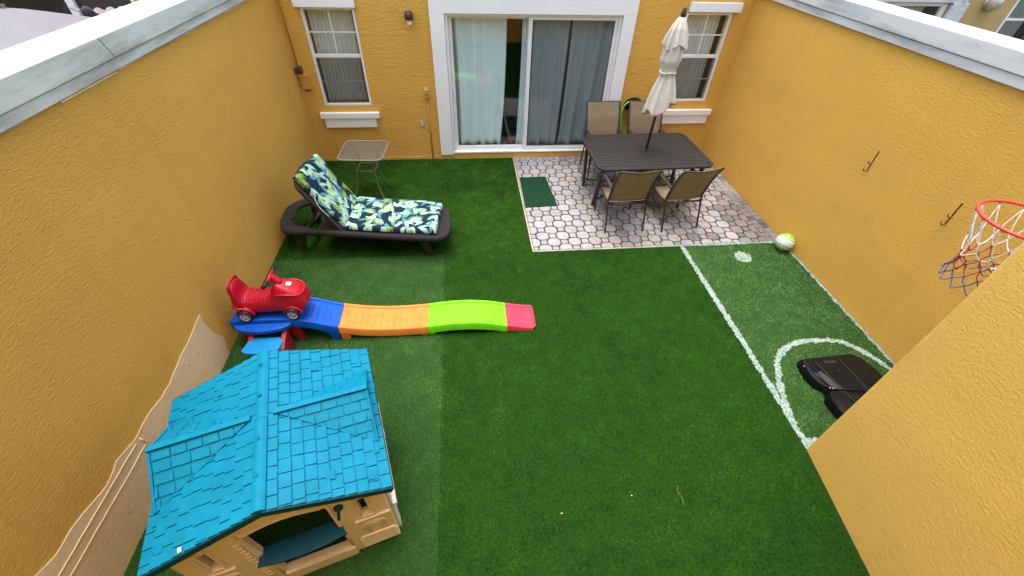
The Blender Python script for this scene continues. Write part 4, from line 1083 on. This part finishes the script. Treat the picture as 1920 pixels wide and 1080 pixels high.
    for xa in (.26, .56):
        MB().add([(xa, -3.99, .003), (xa+.045, -3.99, .003), (xa+.045, -4.24, .003), (xa, -4.24, .003), (xa, -3.97, .26), (xa+.045, -3.97, .26), (xa+.045, -4.18, .165), (xa, -4.18, .165)],
                 [(3, 2, 1, 0), (4, 5, 6, 7), (0, 1, 5, 4), (1, 2, 6, 5), (2, 3, 7, 6), (3, 0, 4, 7)]).build('step_side', M['redstep'], t, bevel=.008)
ramp()

# ------------------------------------------------------------------ ride-on cart
def cart():
    t = thing('ride_on_toy_car', 'red plastic ride-on toy car parked on the blue coaster platform', 'ride-on toy', (.475, -3.785, .318), math.radians(0)); t.scale = (1, 1.04, 1.1)
    # local: x forward, length about .72
    ST = [ # x, zbot, ztop, half width bottom, half width top
        (-.385, .155, .190, .085, .070), (-.365, .115, .245, .115, .085), (-.34, .095, .325, .125, .085), (-.315, .085, .350, .13, .088), (-.285, .08, .335, .13, .095),
        (-.26, .075, .262, .13, .105), (-.235, .07, .215, .13, .105), (-.20, .065, .198, .13, .10), (-.10, .05, .192, .12, .095), (0.0, .045, .195, .115, .095),
        (.035, .045, .215, .118, .09), (.06, .045, .275, .122, .075), (.085, .045, .318, .126, .068), (.12, .05, .330, .13, .074), (.17, .055, .312, .135, .088),
        (.23, .065, .285, .135, .10), (.29, .07, .250, .13, .10), (.325, .08, .215, .115, .085), (.345, .10, .175, .09, .065)]
    ST = [((-.2+(q[0]+.2)*.62) if q[0] < -.2 else q[0], *q[1:]) for q in ST]
    def sec(x):
        xs = [s[0] for s in ST]; return [interp(x, xs, [s[k] for s in ST]) for k in (1, 2, 3, 4)]
    rows = []; N = 28
    for x in np.concatenate([np.linspace(ST[0][0], .345, 66)]):
        zb, zt, wb, wt = sec(x); row = []
        for k in range(N):
            a = 2*PI*k/N; ca, sa = math.cos(a), math.sin(a); e = .55
            cx = math.copysign(abs(ca)**e, ca); sz = math.copysign(abs(sa)**e, sa)
            zz = (zb+zt)/2+(zt-zb)/2*sz; f = (zz-zb)/(zt-zb+1e-9); ww = wb+(wt-wb)*max(0, f)**1.2
            # body bulges at wheel arches, pinched in the middle
            row.append((x, ww*cx, zz))
        rows.append(row)
    MB().loft(rows).build('body', M['red'], t, smooth=True, ang=60)
    mb = MB()
    for k in range(9): mb.bar((-.205+k*.025, -.085, .196), (-.205+k*.025, .085, .196), .010, .008)
    mb.build('seat_rib', M['red'], t, bevel=.003)
    # backrest wing edge and hood relief ring
    mb = MB(); mb.tube(smooth_pts([(-.262, -.098, .20), (-.277, -.094, .29), (-.277, -.07, .347), (-.277, .07, .347), (-.277, .094, .29), (-.262, .098, .20)], 6), .012, 8); mb.build('trim_ridge', M['red'], t, smooth=True); mb = MB()
    mb.tube(smooth_pts([(.10, -.100, .25), (.20, -.108, .255), (.29, -.095, .235), (.325, -.045, .225), (.33, 0, .224), (.325, .045, .225), (.29, .095, .235), (.20, .108, .255), (.10, .100, .25)], 5), .009, 8); mb.build('trim_ridge', M['red'], t, smooth=True); mb = MB()
    mb.tube(smooth_pts([(-.31, -.11, .15), (-.25, -.137, .145), (-.2, -.13, .13)], 5), .012, 8); mb.build('trim_ridge', M['red'], t, smooth=True); mb = MB(); mb.tube(smooth_pts([(-.31, .11, .15), (-.25, .137, .145), (-.2, .13, .13)], 5), .012, 8)
    mb.build('trim_ridge', M['red'], t, smooth=True)
    # fenders
    mb = MB()
    for cx in (-.215, .215):
        for sy in (-1, 1):
            rws = []
            for a in np.linspace(math.radians(5), math.radians(175), 12):
                r0, r1 = .073, .084
                rws.append([(cx+r0*math.cos(a), sy*.095, .062+r0*math.sin(a)), (cx+r1*math.cos(a), sy*.095, .062+r1*math.sin(a)), (cx+r1*math.cos(a), sy*.142, .060+r1*math.sin(a)*.93), (cx+r0*math.cos(a), sy*.142, .060+r0*math.sin(a)*.95)])
            mb.loft(rws)
    mb.build('fender', M['red'], t, smooth=True, ang=50)
    for cx in (-.215, .215):
        for sy in (-1, 1):
            w_ = thing_part('wheel', t); w_.location = (cx, sy*.134, .062); w_.scale = (1.13, 1.1, 1.13)
            MB().lathe([(.040, -.024), (.050, -.024), (.055, -.016), (.055, .016), (.050, .024), (.040, .024)], 28, (0, 0, 0), 'y', cap=False).build('tyre', M['rubber'], w_, smooth=True)
            MB().lathe([(.001, -.012), (.040, -.012), (.041, .012), (.001, .012)], 28, (0, 0, 0), 'y').build('wheel_disc', M['rubber'], w_)
            mb = MB(); s_ = sy
            mb.lathe([(.031, .018*s_), (.040, .023*s_), (.041, .012*s_), (.031, .012*s_)], 28, (0, 0, 0), 'y', cap=False); mb.lathe([(.002, .022*s_), (.012, .022*s_), (.013, .012*s_), (.002, .012*s_)], 14, (0, 0, 0), 'y')
            for k in range(5):
                a = 2*PI*k/5+.3; mb.bar((.010*math.cos(a), .018*s_, .010*math.sin(a)), (.034*math.cos(a), .018*s_, .034*math.sin(a)), .006, .012, (math.cos(a), 0, math.sin(a)) if False else (-math.sin(a), 0, math.cos(a)))
            mb.build('rim', M['rim'], w_, ang=40)
    # handlebar
    MB().tube(smooth_pts([(.135, 0, .31), (.105, 0, .355), (.088, 0, .385)], 4), .036, 12, rf=lambda q: .040-.014*q).build('steering_column', M['red'], t, smooth=True)
    MB().tube([(.08, -.075, .382), (.088, 0, .392), (.08, .075, .382)], .017, 10).build('handlebar', M['red'], t, smooth=True)
    for sy in (-1, 1):
        MB().tube([(.08, sy*.07, .382), (.066, sy*.135, .378)], .014, 12).lathe([(.018, -.004), (.018, .004)], 12, (.064, sy*.138, .378), 'y').build('grip', M['rubber'], t, smooth=True)
    plate(rrect(-.022, .022, -.022, .022, .006), [], .002, lambda a, b, c: (.215+a*.97, b, .2935-a*.24+c+.001)).build('sticker', M['whiteplastic'], t)
cart()

# ------------------------------------------------------------------ playhouse
def playhouse():
    t = thing('playhouse', 'plastic playhouse with turquoise shingled roof and tan walls in the lower left', 'playhouse', (1.284, -5.976, 0), .276)
    a, o_, o2, Lh, ze, zr = .55, .068, .049, 1.02, .88, 1.121
    xe = a+o_; slope = (zr-ze)/xe; zroof = lambda x: zr-slope*abs(x)
    roof = thing_part('roof', t)
    roofcol = M['roof']
    # underlying slabs
    mb = MB()
    for sx in (-1, 1):
        y0, y1 = -o2, Lh; th = .028
        vs = [(0, y0, zr-.008), (sx*xe, y0, ze-.008), (sx*xe, y1, ze-.008), (0, y1, zr-.008)]
        mb.add(vs+[(x, y, z-th) for x, y, z in vs], [(0, 1, 2, 3), (7, 6, 5, 4)]+[(i, (i+1) % 4, 4+(i+1) % 4, 4+i) for i in range(4)])
    mb.build('roof_panel', roofcol, roof)
    def clip(P, poly):
        n = len(poly)
        ar = sum(poly[i][0]*poly[(i+1) % n][1]-poly[(i+1) % n][0]*poly[i][1] for i in range(n)); sg = 1 if ar > 0 else -1
        for i in range(n):
            p, q = poly[i], poly[(i+1) % n]; out = []
            d = lambda r: sg*((q[0]-p[0])*(r[1]-p[1])-(q[1]-p[1])*(r[0]-p[0]))
            for k in range(len(P)):
                A, B = P[k-1], P[k]; da, db = d(A), d(B)
                if (da >= 0) != (db >= 0): tt = da/(da-db); out.append((A[0]+tt*(B[0]-A[0]), A[1]+tt*(B[1]-A[1])))
                if db >= 0: out.append(B)
            P = out
            if len(P) < 3: return None
        return P
    def shingles(mb, O, A, D, poly, rh, wd, skip=0, seed=1, flip=False, hi=.012, lo=.001, extra=None):
        r = random.Random(seed); O, A, D = Vector(O), Vector(A).normalized(), Vector(D).normalized(); N = A.cross(D).normalized()
        if N.z < 0: N = -N
        mxd = max(p[1] for p in poly); mna = min(p[0] for p in poly); mxa = max(p[0] for p in poly)
        j = 0; d0 = skip
        while d0 < mxd:
            d1 = d0+rh; x = mna-r.uniform(.0, wd)-(wd/2 if j % 2 else 0)
            while x < mxa:
                w_ = wd*r.uniform(.86, 1.14); P = clip([(x+.0028, d0), (x+w_-.0028, d0), (x+w_-.0028, d1-.001), (x+.0028, d1-.001)], poly)
                hh = hi*r.uniform(.8, 1.25)
                if P and len(P) > 2:
                    top = [O+A*p[0]+D*p[1]+N*(lo+(hh-lo)*(p[1]-d0)/rh) for p in P]; bot = [O+A*p[0]+D*p[1]-N*.006 for p in P]; n = len(P)
                    mb.add(top+bot, [tuple(range(n)), tuple(range(2*n-1, n-1, -1))]+[(i, (i+1) % n, n+(i+1) % n, n+i) for i in range(n)])
                x += w_
            d0 = d1; j += 1
        for (ea, ed) in (extra or []):
            P = [(ea, ed), (ea+wd*.62, ed), (ea+wd*.62, ed+rh*.75), (ea, ed+rh*.75)]
            top = [O+A*p[0]+D*p[1]+N*(.009+.006*(p[1]-ed)/rh) for p in P]; bot = [O+A*p[0]+D*p[1] for p in P]
            mb.add(top+bot, [(0, 1, 2, 3), (7, 6, 5, 4)]+[(i, (i+1) % 4, 4+(i+1) % 4, 4+i) for i in range(4)])
    SL = math.hypot(xe, zr-ze); Ltot = Lh+o2
    for sx, sd_ in ((1, 3), (-1, 8)):
        mb = MB(); O = (sx*.018, -o2, zr-slope*.018-.006); Dn = Vector((sx*xe, 0, ze-zr)).normalized()
        sl = SL-.018
        ex = [(.10, .30), (.06, .52), (.22, .56), (.88, .25), (.80, .46), (.93, .52), (.40, .58), (.70, .60)]
        shingles(mb, O, (0, 1, 0), Dn, [(0, 0), (Ltot, 0), (Ltot, sl), (0, sl)], sl/10.0, .086, 0, sd_, extra=ex)
        mb.build('shingles', roofcol, roof)
    # edge fascia (thin darker lip under the front edge)
    mb = MB()
    for sx in (-1, 1):
        mb.bar((sx*.004, -o2-.003, zr-.030), (sx*(xe+.002), -o2-.003, ze-.030), .014, .045, (0, 0, 1)); mb.bar((sx*.004, Lh+.003, zr-.030), (sx*(xe+.002), Lh+.003, ze-.030), .014, .045)
        mb.bar((sx*(xe+.002), -o2, ze-.024), (sx*(xe+.002), Lh, ze-.024), .012, .038)
    mb.build('fascia', M['teal'], roof)
    # ridge cap and screws
    mb = MB()
    for (ya, yb_, hh) in ((-o2-.002, .492, .010), (.496, Lh+.002, .006)):
        prof = [(-.052, -.052*slope-.002), (-.052, -.052*slope+hh), (-.016, hh+.004), (.016, hh+.004), (.052, -.052*slope+hh), (.052, -.052*slope-.002)]
        prof = [(-.034, -.034*slope-.004), (-.034, -.034*slope+hh), (-.012, hh), (.012, hh), (.034, -.034*slope+hh), (.034, -.034*slope-.004)]
        mb.loft([[(x, y, zr+z) for x, z in prof] for y in (ya, yb_)])
    mb.build('ridge_cap', roofcol, roof, bevel=.002)
    for y in (.14, .36, .66, .90):
        MB().lathe([(.0115, .0), (.0115, .004), (.0085, .006), (.0085, .002), (.001, .002)], 16, (-.010, y, zr+.0115), cap=True).build('roof_screw', roofcol, roof, smooth=True)
    # dormers
    for sx in (1, -1):
        yc, hw, xd = .535, .285, .585; zs, zd = zr-.016, 1.072
        S = Vector((sx*.060, yc-.01, zs)); E = Vector((sx*xd, yc, zd)); zb = zroof(xd)-.004
        Bn = Vector((sx*xd, yc-hw, zb)); Bf = Vector((sx*xd, yc+hw, zb))
        mb = MB(); low = Vector((0, 0, -.03))
        mb.add([S, E, Bn, Bf, S+low, Bn+low, Bf+low], [(0, 1, 2), (0, 3, 1), (1, 3, 2), (2, 3, 6, 5), (0, 2, 5, 4), (0, 4, 6, 3), (4, 5, 6)])
        mb.build('dormer', roofcol, roof, fix=True)
        mb = MB()
        for B in (Bn, Bf):
            A = (E-S).normalized(); Dv = (B-E); Dv = (Dv-A*Dv.dot(A)).normalized()
            to2 = lambda p: ((p-S).dot(A), (p-S).dot(Dv))
            off = A.cross(Dv).normalized(); off = off if off.z > 0 else -off
            # outward normal
            poly = [to2(S), to2(E), to2(B)]
            shingles(mb, S, A, Dv, poly, .066, .088, .0, 21 if sx > 0 else 22, hi=.009)
        mb.build('shingles', roofcol, roof)
        MB().bar(S+Vector((0, 0, .006)), E+Vector((sx*.012, 0, .008)), .034, .014).bar(E+Vector((sx*.004, 0, -.002)), Bn+Vector((sx*.004, 0, .004)), .016, .018).bar(E+Vector((sx*.004, 0, -.002)), Bf+Vector((sx*.004, 0, .004)), .016, .018).build('dormer_trim', roofcol, roof, bevel=.003)
    # a tiny bright chip on the left slope
    # front wall: plate in local XZ at y=0
    top = lambda x: zroof(x)-.045
    outer = [(-a, .0), (a, .0), (a, top(a)), (.0, top(0)), (-a, top(a))]
    arch = [(.237, .135), (.237, .792)] + [(x, .792+.052*math.cos((x-.02)/.215*PI/2)) for x in np.linspace(.20, -.165, 9)] + [(-.200, .79), (-.168, .135)]
    winr = [(.396, .54), (.441, .54), (.441, .768), (.396, .768)]; winl = [(-.396, .54), (-.365, .54), (-.365, .70), (-.396, .70)]
    winl = [(-.43, .545), (-.385, .545), (-.385, .77), (-.43, .77)]
    wl = plate(outer, [arch, winr, winl], .045, lambda x, z, c: (x, .0+c, z), .004).build('front_wall', M['tan'], t)
    plate(outer, [rrect(-.2, .2, .3, .75, .05)], .045, lambda x, z, c: (x, .90+c, z), .004).build('back_wall', M['tan'], t)
    def sidewall(sx):
        zt_ = ze-.04
        out = [(.046, 0), (.899, 0), (.899, zt_), (.046, zt_)]
        return plate(out, [[(.22, .42), (.72, .42), (.72, .74), (.22, .74)]], .04, lambda y, z, c: (sx*(a-.0405)+(c if sx > 0 else -c), y, z), .004)
    sidewall(1).build('side_wall', M['tan'], t); sidewall(-1).build('side_wall', M['tan'], t)
    # relief: frames, sill ledges, brick courses
    mb = MB()
    def fr(x0, x1, z0, z1, w_=.016, d=.012, y=0):
        mb.box(x0-w_, x0, y-d, y+.001, z0-w_, z1+w_); mb.box(x1, x1+w_, y-d, y+.001, z0-w_, z1+w_); mb.box(x0, x1, y-d, y+.001, z1, z1+w_); mb.box(x0, x1, y-d, y+.001, z0-w_, z0)
    fr(.385, .452, .528, .78, .012); mb.box(.335, .548, -.016, .001, .468, .486); mb.build('window_trim', M['tan'], t, bevel=.004)
    mb = MB(); fr(-.442, -.373, .533, .782, .012); mb.box(-.548, -.335, -.016, .001, .468, .486)
    mb.build('window_trim', M['tan'], t, bevel=.004)
    for sx in (-1, 1):
        mb = MB()
        for k in range(6):
            z = .03+k*.026; xa, xb = .305, .552
            mb.box(min(sx*xa, sx*xb), max(sx*xa, sx*xb), -.009, .001, z, z+.019)
        # arched relief panels
        for r0, zb in ((.075, .24), (.052, .24), (.03, .24)):
            pts = [(sx*(.43)+r0*math.cos(q), -.004, zb+.11+r0*.8*math.sin(q)) for q in np.linspace(0, PI, 12)]
            mb.tube([(pts[0][0], -.004, zb)]+pts+[(pts[-1][0], -.004, zb)], .006, 6)
        mb.box(min(sx*.32, sx*.54), max(sx*.32, sx*.54), -.012, .001, .198, .212)
        for k in range(12):      # toothed quoin beside the opening
            z = .16+k*.05; xa, xb = (.262, .288) if sx > 0 else (.225, .262)
            if sx < 0: mb.box(sx*xb, sx*xa, -.008, .001, z, z+.034)
        mb.build('brick_relief', M['tan'], t, bevel=.004)
    mb = MB()   # opening trim and base threshold
    pts = [(x, -.002, z) for x, z in [(.252, .13)]+[(.252, .80)]+[(x, .812+.052*math.cos((x-.02)/.215*PI/2)) for x in np.linspace(.21, -.175, 9)]+[(-.215, .80), (-.185, .13)]]
    mb.tube(smooth_pts(pts, 3), .009, 6); mb.build('opening_trim', M['tan'], t, smooth=True)
    MB().box(-.175, .262, -.022, .046, .0, .130).build('threshold', M['tan'], t, bevel=.008)
    # corner posts (lighter) on the right side and little ledge
    mb = MB(); mb.box(a+.0005, a+.020, .05, .13, 0, .84); mb.box(a+.0005, a+.020, .78, .86, 0, .84); mb.box(a+.0005, a+.045, .05, .86, .375, .415)
    for k in range(7): mb.box(a+.0005, a+.012, .14, .77, .03+k*.045, .06+k*.045)
    mb.build('side_trim', M['whiteplastic'], t, bevel=.005)
    # counter shelf dark teal, projecting through the opening
    cnt = [(-.212, -.055), (.285, -.055), (.265, .03), (.245, .20), (-.165, .20), (-.19, .03)]
    cnt = [(-.215, -.060), (-.10, -.078), (.04, -.086), (.17, -.078), (.285, -.058), (.262, -.002), (.234, -.001), (.232, .043), (-.183, .043), (-.185, -.001), (-.205, -.002)]
    plate(cnt, [], .024, lambda x, y, c: (x, y, .478+c), .005).build('counter', M['teal'], t)
    # key shaped door lamp
    mb = MB(); mb.lathe([(.027, 0), (.027, -.014), (.018, -.024)], 18, (.300, -.001, .762), 'y'); mb.bar((.298, -.022, .755), (.278, -.030, .655), .018, .014, (0, 1, 0)); mb.bar((.300, -.015, .762), (.300, -.030, .762), .02, .02)
    mb.build('door_knocker', M['teal'], t, bevel=.004)
    MB().lathe([(.012, 0), (.012, -.008), (.006, -.012)], 12, (.262, -.001, .61), 'y').build('peg', M['tan'], t, smooth=True)
    MB().box(a-.02-.53*2+.53, 0, .3, .31, 0, .01).build('floor_strip', M['tan'], t) if False else None
playhouse()
tag(MB().box(-.008, .008, -.012, .012, 0, .003).xf(lambda v: Matrix.Rotation(.4, 4, 'Z') @ v + Vector((.905, -6.117, .972))).build('paper_scrap', M['whiteplastic']), 'tiny white scrap lying on the left slope of the turquoise roof', 'scrap')

# ------------------------------------------------------------------ basketball hoop
def hoop():
    t = thing('basketball_hoop', 'portable basketball hoop with red rim and black base partly hidden by the divider wall', 'basketball hoop', (0, 0, 0))
    HC = Vector((5.686, -5.137, 2.061)); R_ = .24
    MB().tube([(HC.x+R_*math.cos(a), HC.y+R_*math.sin(a), HC.z) for a in np.linspace(0, 2*PI, 64, endpoint=False)], .0095, 10, closed=True).build('rim', M['hoopred'], t, smooth=True)
    mb = MB()
    mb.tube([(HC.x-.15, HC.y-.17, HC.z-.005), (HC.x-.06, -5.405, HC.z-.07)], .006, 6); mb.tube([(HC.x+.15, HC.y-.17, HC.z-.005), (HC.x+.06, -5.405, HC.z-.07)], .006, 6)
    mb.box(HC.x-.09, HC.x+.09, -5.412, -5.400, HC.z-.10, HC.z+.03); mb.box(HC.x-.08, HC.x+.08, -5.405, -5.365, HC.z-.008, HC.z+.008)
    mb.build('bracket', M['hoopred'], t)
    for k in range(12):
        a = 2*PI*(k+.5)/12; p = (HC.x+R_*math.cos(a), HC.y+R_*math.sin(a), HC.z-.016)
        MB().tube([(p[0]-.008*math.sin(a), p[1]+.008*math.cos(a), p[2]+.008), (p[0], p[1], p[2]-.006), (p[0]+.008*math.sin(a), p[1]-.008*math.cos(a), p[2]+.008)], .0028, 5).build('net_hook', M['hoopred'], t)
    net = thing_part('net', t)
    RR = random.Random(3)
    # knots by level
    levels = [(0, .236, 0), (.085+.10, .172, .5), (.245, .150, 0), (.305, .142, .5), (.355, .150, 0), (.405, .160, .5), (.455, .172, 0)]
    kn = []
    for (dz, rr, ph) in levels:
        kn.append([Vector((HC.x+rr*math.cos(2*PI*(k+ph+.5)/12), HC.y+rr*math.sin(2*PI*(k+ph+.5)/12), HC.z-.02-dz)) + (Vector((RR.gauss(0, .010), RR.gauss(0, .010), RR.gauss(0, .008))) if dz else Vector()) for k in range(12)])
    colours = ['net_w', 'net_w', 'net_r', 'net_r', 'net_b', 'net_b']
    acc = {'net_w': MB(), 'net_r': MB(), 'net_b': MB()}
    for l in range(6):
        for k in range(12):
            ph0, ph1 = levels[l][2], levels[l+1][2]
            tgt = (k, (k-1) % 12) if ph0 == 0 else (k, (k+1) % 12)
            for j in tgt:
                p, q = kn[l][k], kn[l+1][j]; mid = (p+q)/2+Vector((RR.gauss(0, .004), RR.gauss(0, .004), -.008 if l else -.0))
                acc[colours[l]].tube(smooth_pts([p, mid, q], 3), .0034, 5)
            if l: acc[colours[l]].lathe([(.001, -.008), (.0065, -.004), (.0065, .004), (.001, .008)], 6, tuple(kn[l][k]))
    for k_, v in acc.items(): v.build('net_cord', M[k_], net, smooth=True)
    # backboard and pole, hidden behind the divider wall from here
    MB().box(HC.x-.42, HC.x+.42, -5.438, -5.414, 1.93, 2.55).build('backboard', M['whiteplastic'], t, bevel=.005)
    MB().tube([(5.90, -5.33, .12), (5.90, -5.40, 1.9), (5.80, -5.44+.012, 2.2)], .024, 12).build('pole', M['black'], t, smooth=True)
    # base: hollow black tank
    b = thing_part('base', t)
    topo = [(5.590, -4.660), (5.62, -4.610), (6.16, -4.585), (6.24, -4.65), (6.29, -4.80), (6.31, -5.05), (6.26, -5.36), (5.68, -5.36), (5.61, -5.20), (5.605, -5.06), (5.655, -4.995), (5.655, -4.955), (5.60, -4.90), (5.575, -4.80)]
    n_ = len(topo); cx, cy = 5.92, -4.98
    def ringz(z, s, oy=0): return [(cx+(x-cx)*s, cy+(y-cy)*s+oy, z) for x, y in topo]
    MB().loft([ringz(.004, 1.02), ringz(.02, 1.025), ringz(.065, 1.00), ringz(.092, .975), ringz(.100, .94)]).build('tank', M['black'], b, bevel=.008, seg=3)
    mb = MB()      # top grooves
    for (p, q) in (((5.715, -4.67), (5.85, -5.34)), ((5.98, -4.645), (6.05, -5.34))):
        mb.bar((*p, .1005), (*q, .1005), .016, .006)
    mb.build('groove', M['grooveblk'], b)
    mb = MB()
    for (p, q) in (((5.700, -4.67), (5.835, -5.34)), ((5.996, -4.645), (6.066, -5.34)), ((5.64, -4.72), (5.67, -4.93))):
        mb.tube([(*p, .101), (*q, .101)], .006, 6)
    mb.build('ridge', M['black'], b, smooth=True)
    plate(rrect(5.80, 5.93, -4.70, -4.665, .012), [], .004, lambda x, y, c: (x, y, .0995+c)).build('handle_slot', M['grooveblk'], b)
    mb = MB(); mb.bar((5.86, -4.79, .101), (5.905, -4.775, .101), .010, .005).bar((5.88, -4.80, .101), (5.90, -4.755, .101), .010, .005); mb.build('moulded_mark', M['grooveblk'], b)
    # sloped glossy flank panels
    MB().add([(5.625, -4.80, .098), (5.70, -4.78, .103), (5.80, -5.02, .103), (5.70, -5.01, .096)], [(0, 1, 2, 3)]).build('flank', mat('flank_black', (.03, .038, .052), .35), b, solid=.004)
    MB().tube([(5.655, -4.985, .105), (5.90, -5.02, .13), (5.95, -5.06, .13)], .009, 8).build('strut', M['black'], b, smooth=True)
    for p in ((5.655, -4.975, .118), (5.677, -4.985, .120), (5.590, -4.70, .085)):
        MB().lathe([(.006, -.003), (.006, .003), (.003, .005)], 10, p).build('bolt', M['steel'], b, smooth=True)
hoop()

# ------------------------------------------------------------------ ball
def ball():
    R_ = .115; n, m = 96, 64; vs, cs = [], []
    ax = Vector((.40, .30, .86)).to_track_quat('Z', 'X').to_matrix()
    GRN, WHT, SIL, BLK = (.22, .55, .04), (.75, .78, .78), (.48, .56, .58), (.10, .16, .06)
    for i in range(m+1):
        th = PI*i/m
        for k in range(n):
            ph = 2*PI*k/n; d = Vector((math.sin(th)*math.cos(ph), math.sin(th)*math.sin(ph), math.cos(th))); vs.append(tuple(d*R_))
            q = ax.transposed() @ d; la = math.asin(max(-1, min(1, q.z)))
            lo = math.atan2(q.y, q.x)
            seam = abs(la) < .0 or abs(abs(la)-.56) < .03
            if abs(la) < .34: c = SIL if (abs(la) < .22 and math.sin(lo*9+la*14)*math.sin(lo*23+2) > -.1) else WHT
            elif abs(la) < .40: c = GRN
            else: c = WHT if seam else GRN
            if abs(math.sin(lo)) < .03 and abs(la) > .33: c = WHT
            if -.80 < la < -.58 and math.sin(lo*16)*math.sin(la*60) > .1: c = WHT
            cs.append(c)
    fs = [(i*n+k, i*n+(k+1) % n, (i+1)*n+(k+1) % n, (i+1)*n+k) for i in range(m) for k in range(n)]
    me = bpy.data.meshes.new('basketball'); me.from_pydata(vs, [], fs)
    at = me.color_attributes.new('Col', 'FLOAT_COLOR', 'POINT')
    for i, c in enumerate(cs): at.data[i].color = (*c, 1)
    me.materials.append(mat('ball_rubber', (0, 0, 0), .55, attr='Col', bump=[(260, .3, .001, 'vor')]))
    for p in me.polygons: p.use_smooth = True
    o = bpy.data.objects.new('basketball', me); COL.objects.link(o); o.location = (6.505, -2.80, .125)
    tag(o, 'lime green and white basketball against the right wall at the patio corner', 'ball')
ball()

# ------------------------------------------------------------------ bits on the turf
def scrap(name, label, x, y, s, m, z=.026):
    r = random.Random(int(x*1000)); a = r.uniform(0, 6)
    pts = [(s*math.cos(a+q)*r.uniform(.5, 1), s*.55*math.sin(a+q)*r.uniform(.6, 1), r.uniform(0, s*.25)) for q in np.linspace(0, 2*PI, 7, endpoint=False)]
    o = MB().add(pts, [tuple(range(7))]).build(name, m, solid=.001); o.location = (x, y, z); tag(o, label, 'debris')
scrap('dry_leaf', 'tiny pale dry leaf on the turf just in front of the patio side seam', 2.655, -2.76, .008, M['leafdry'])
scrap('dry_leaf', 'tiny pale dry leaf on the dark turf at the bottom centre', 2.99, -5.80, .008, M['leafdry'])
scrap('dry_leaf', 'small white flake on the dark turf at the bottom, right of centre', 3.55, -5.72, .009, M['leafdry'])
mb = MB().tube(smooth_pts([(3.92, -5.83, .03), (3.93, -5.78, .034), (3.915, -5.72, .033), (3.94, -5.68, .03)], 4), .0022, 5)
tag(mb.build('grass_straw', mat('straw', (.15, .17, .06), .9), smooth=True), 'thin bent dry straw on the dark turf right of the white flake', 'straw')
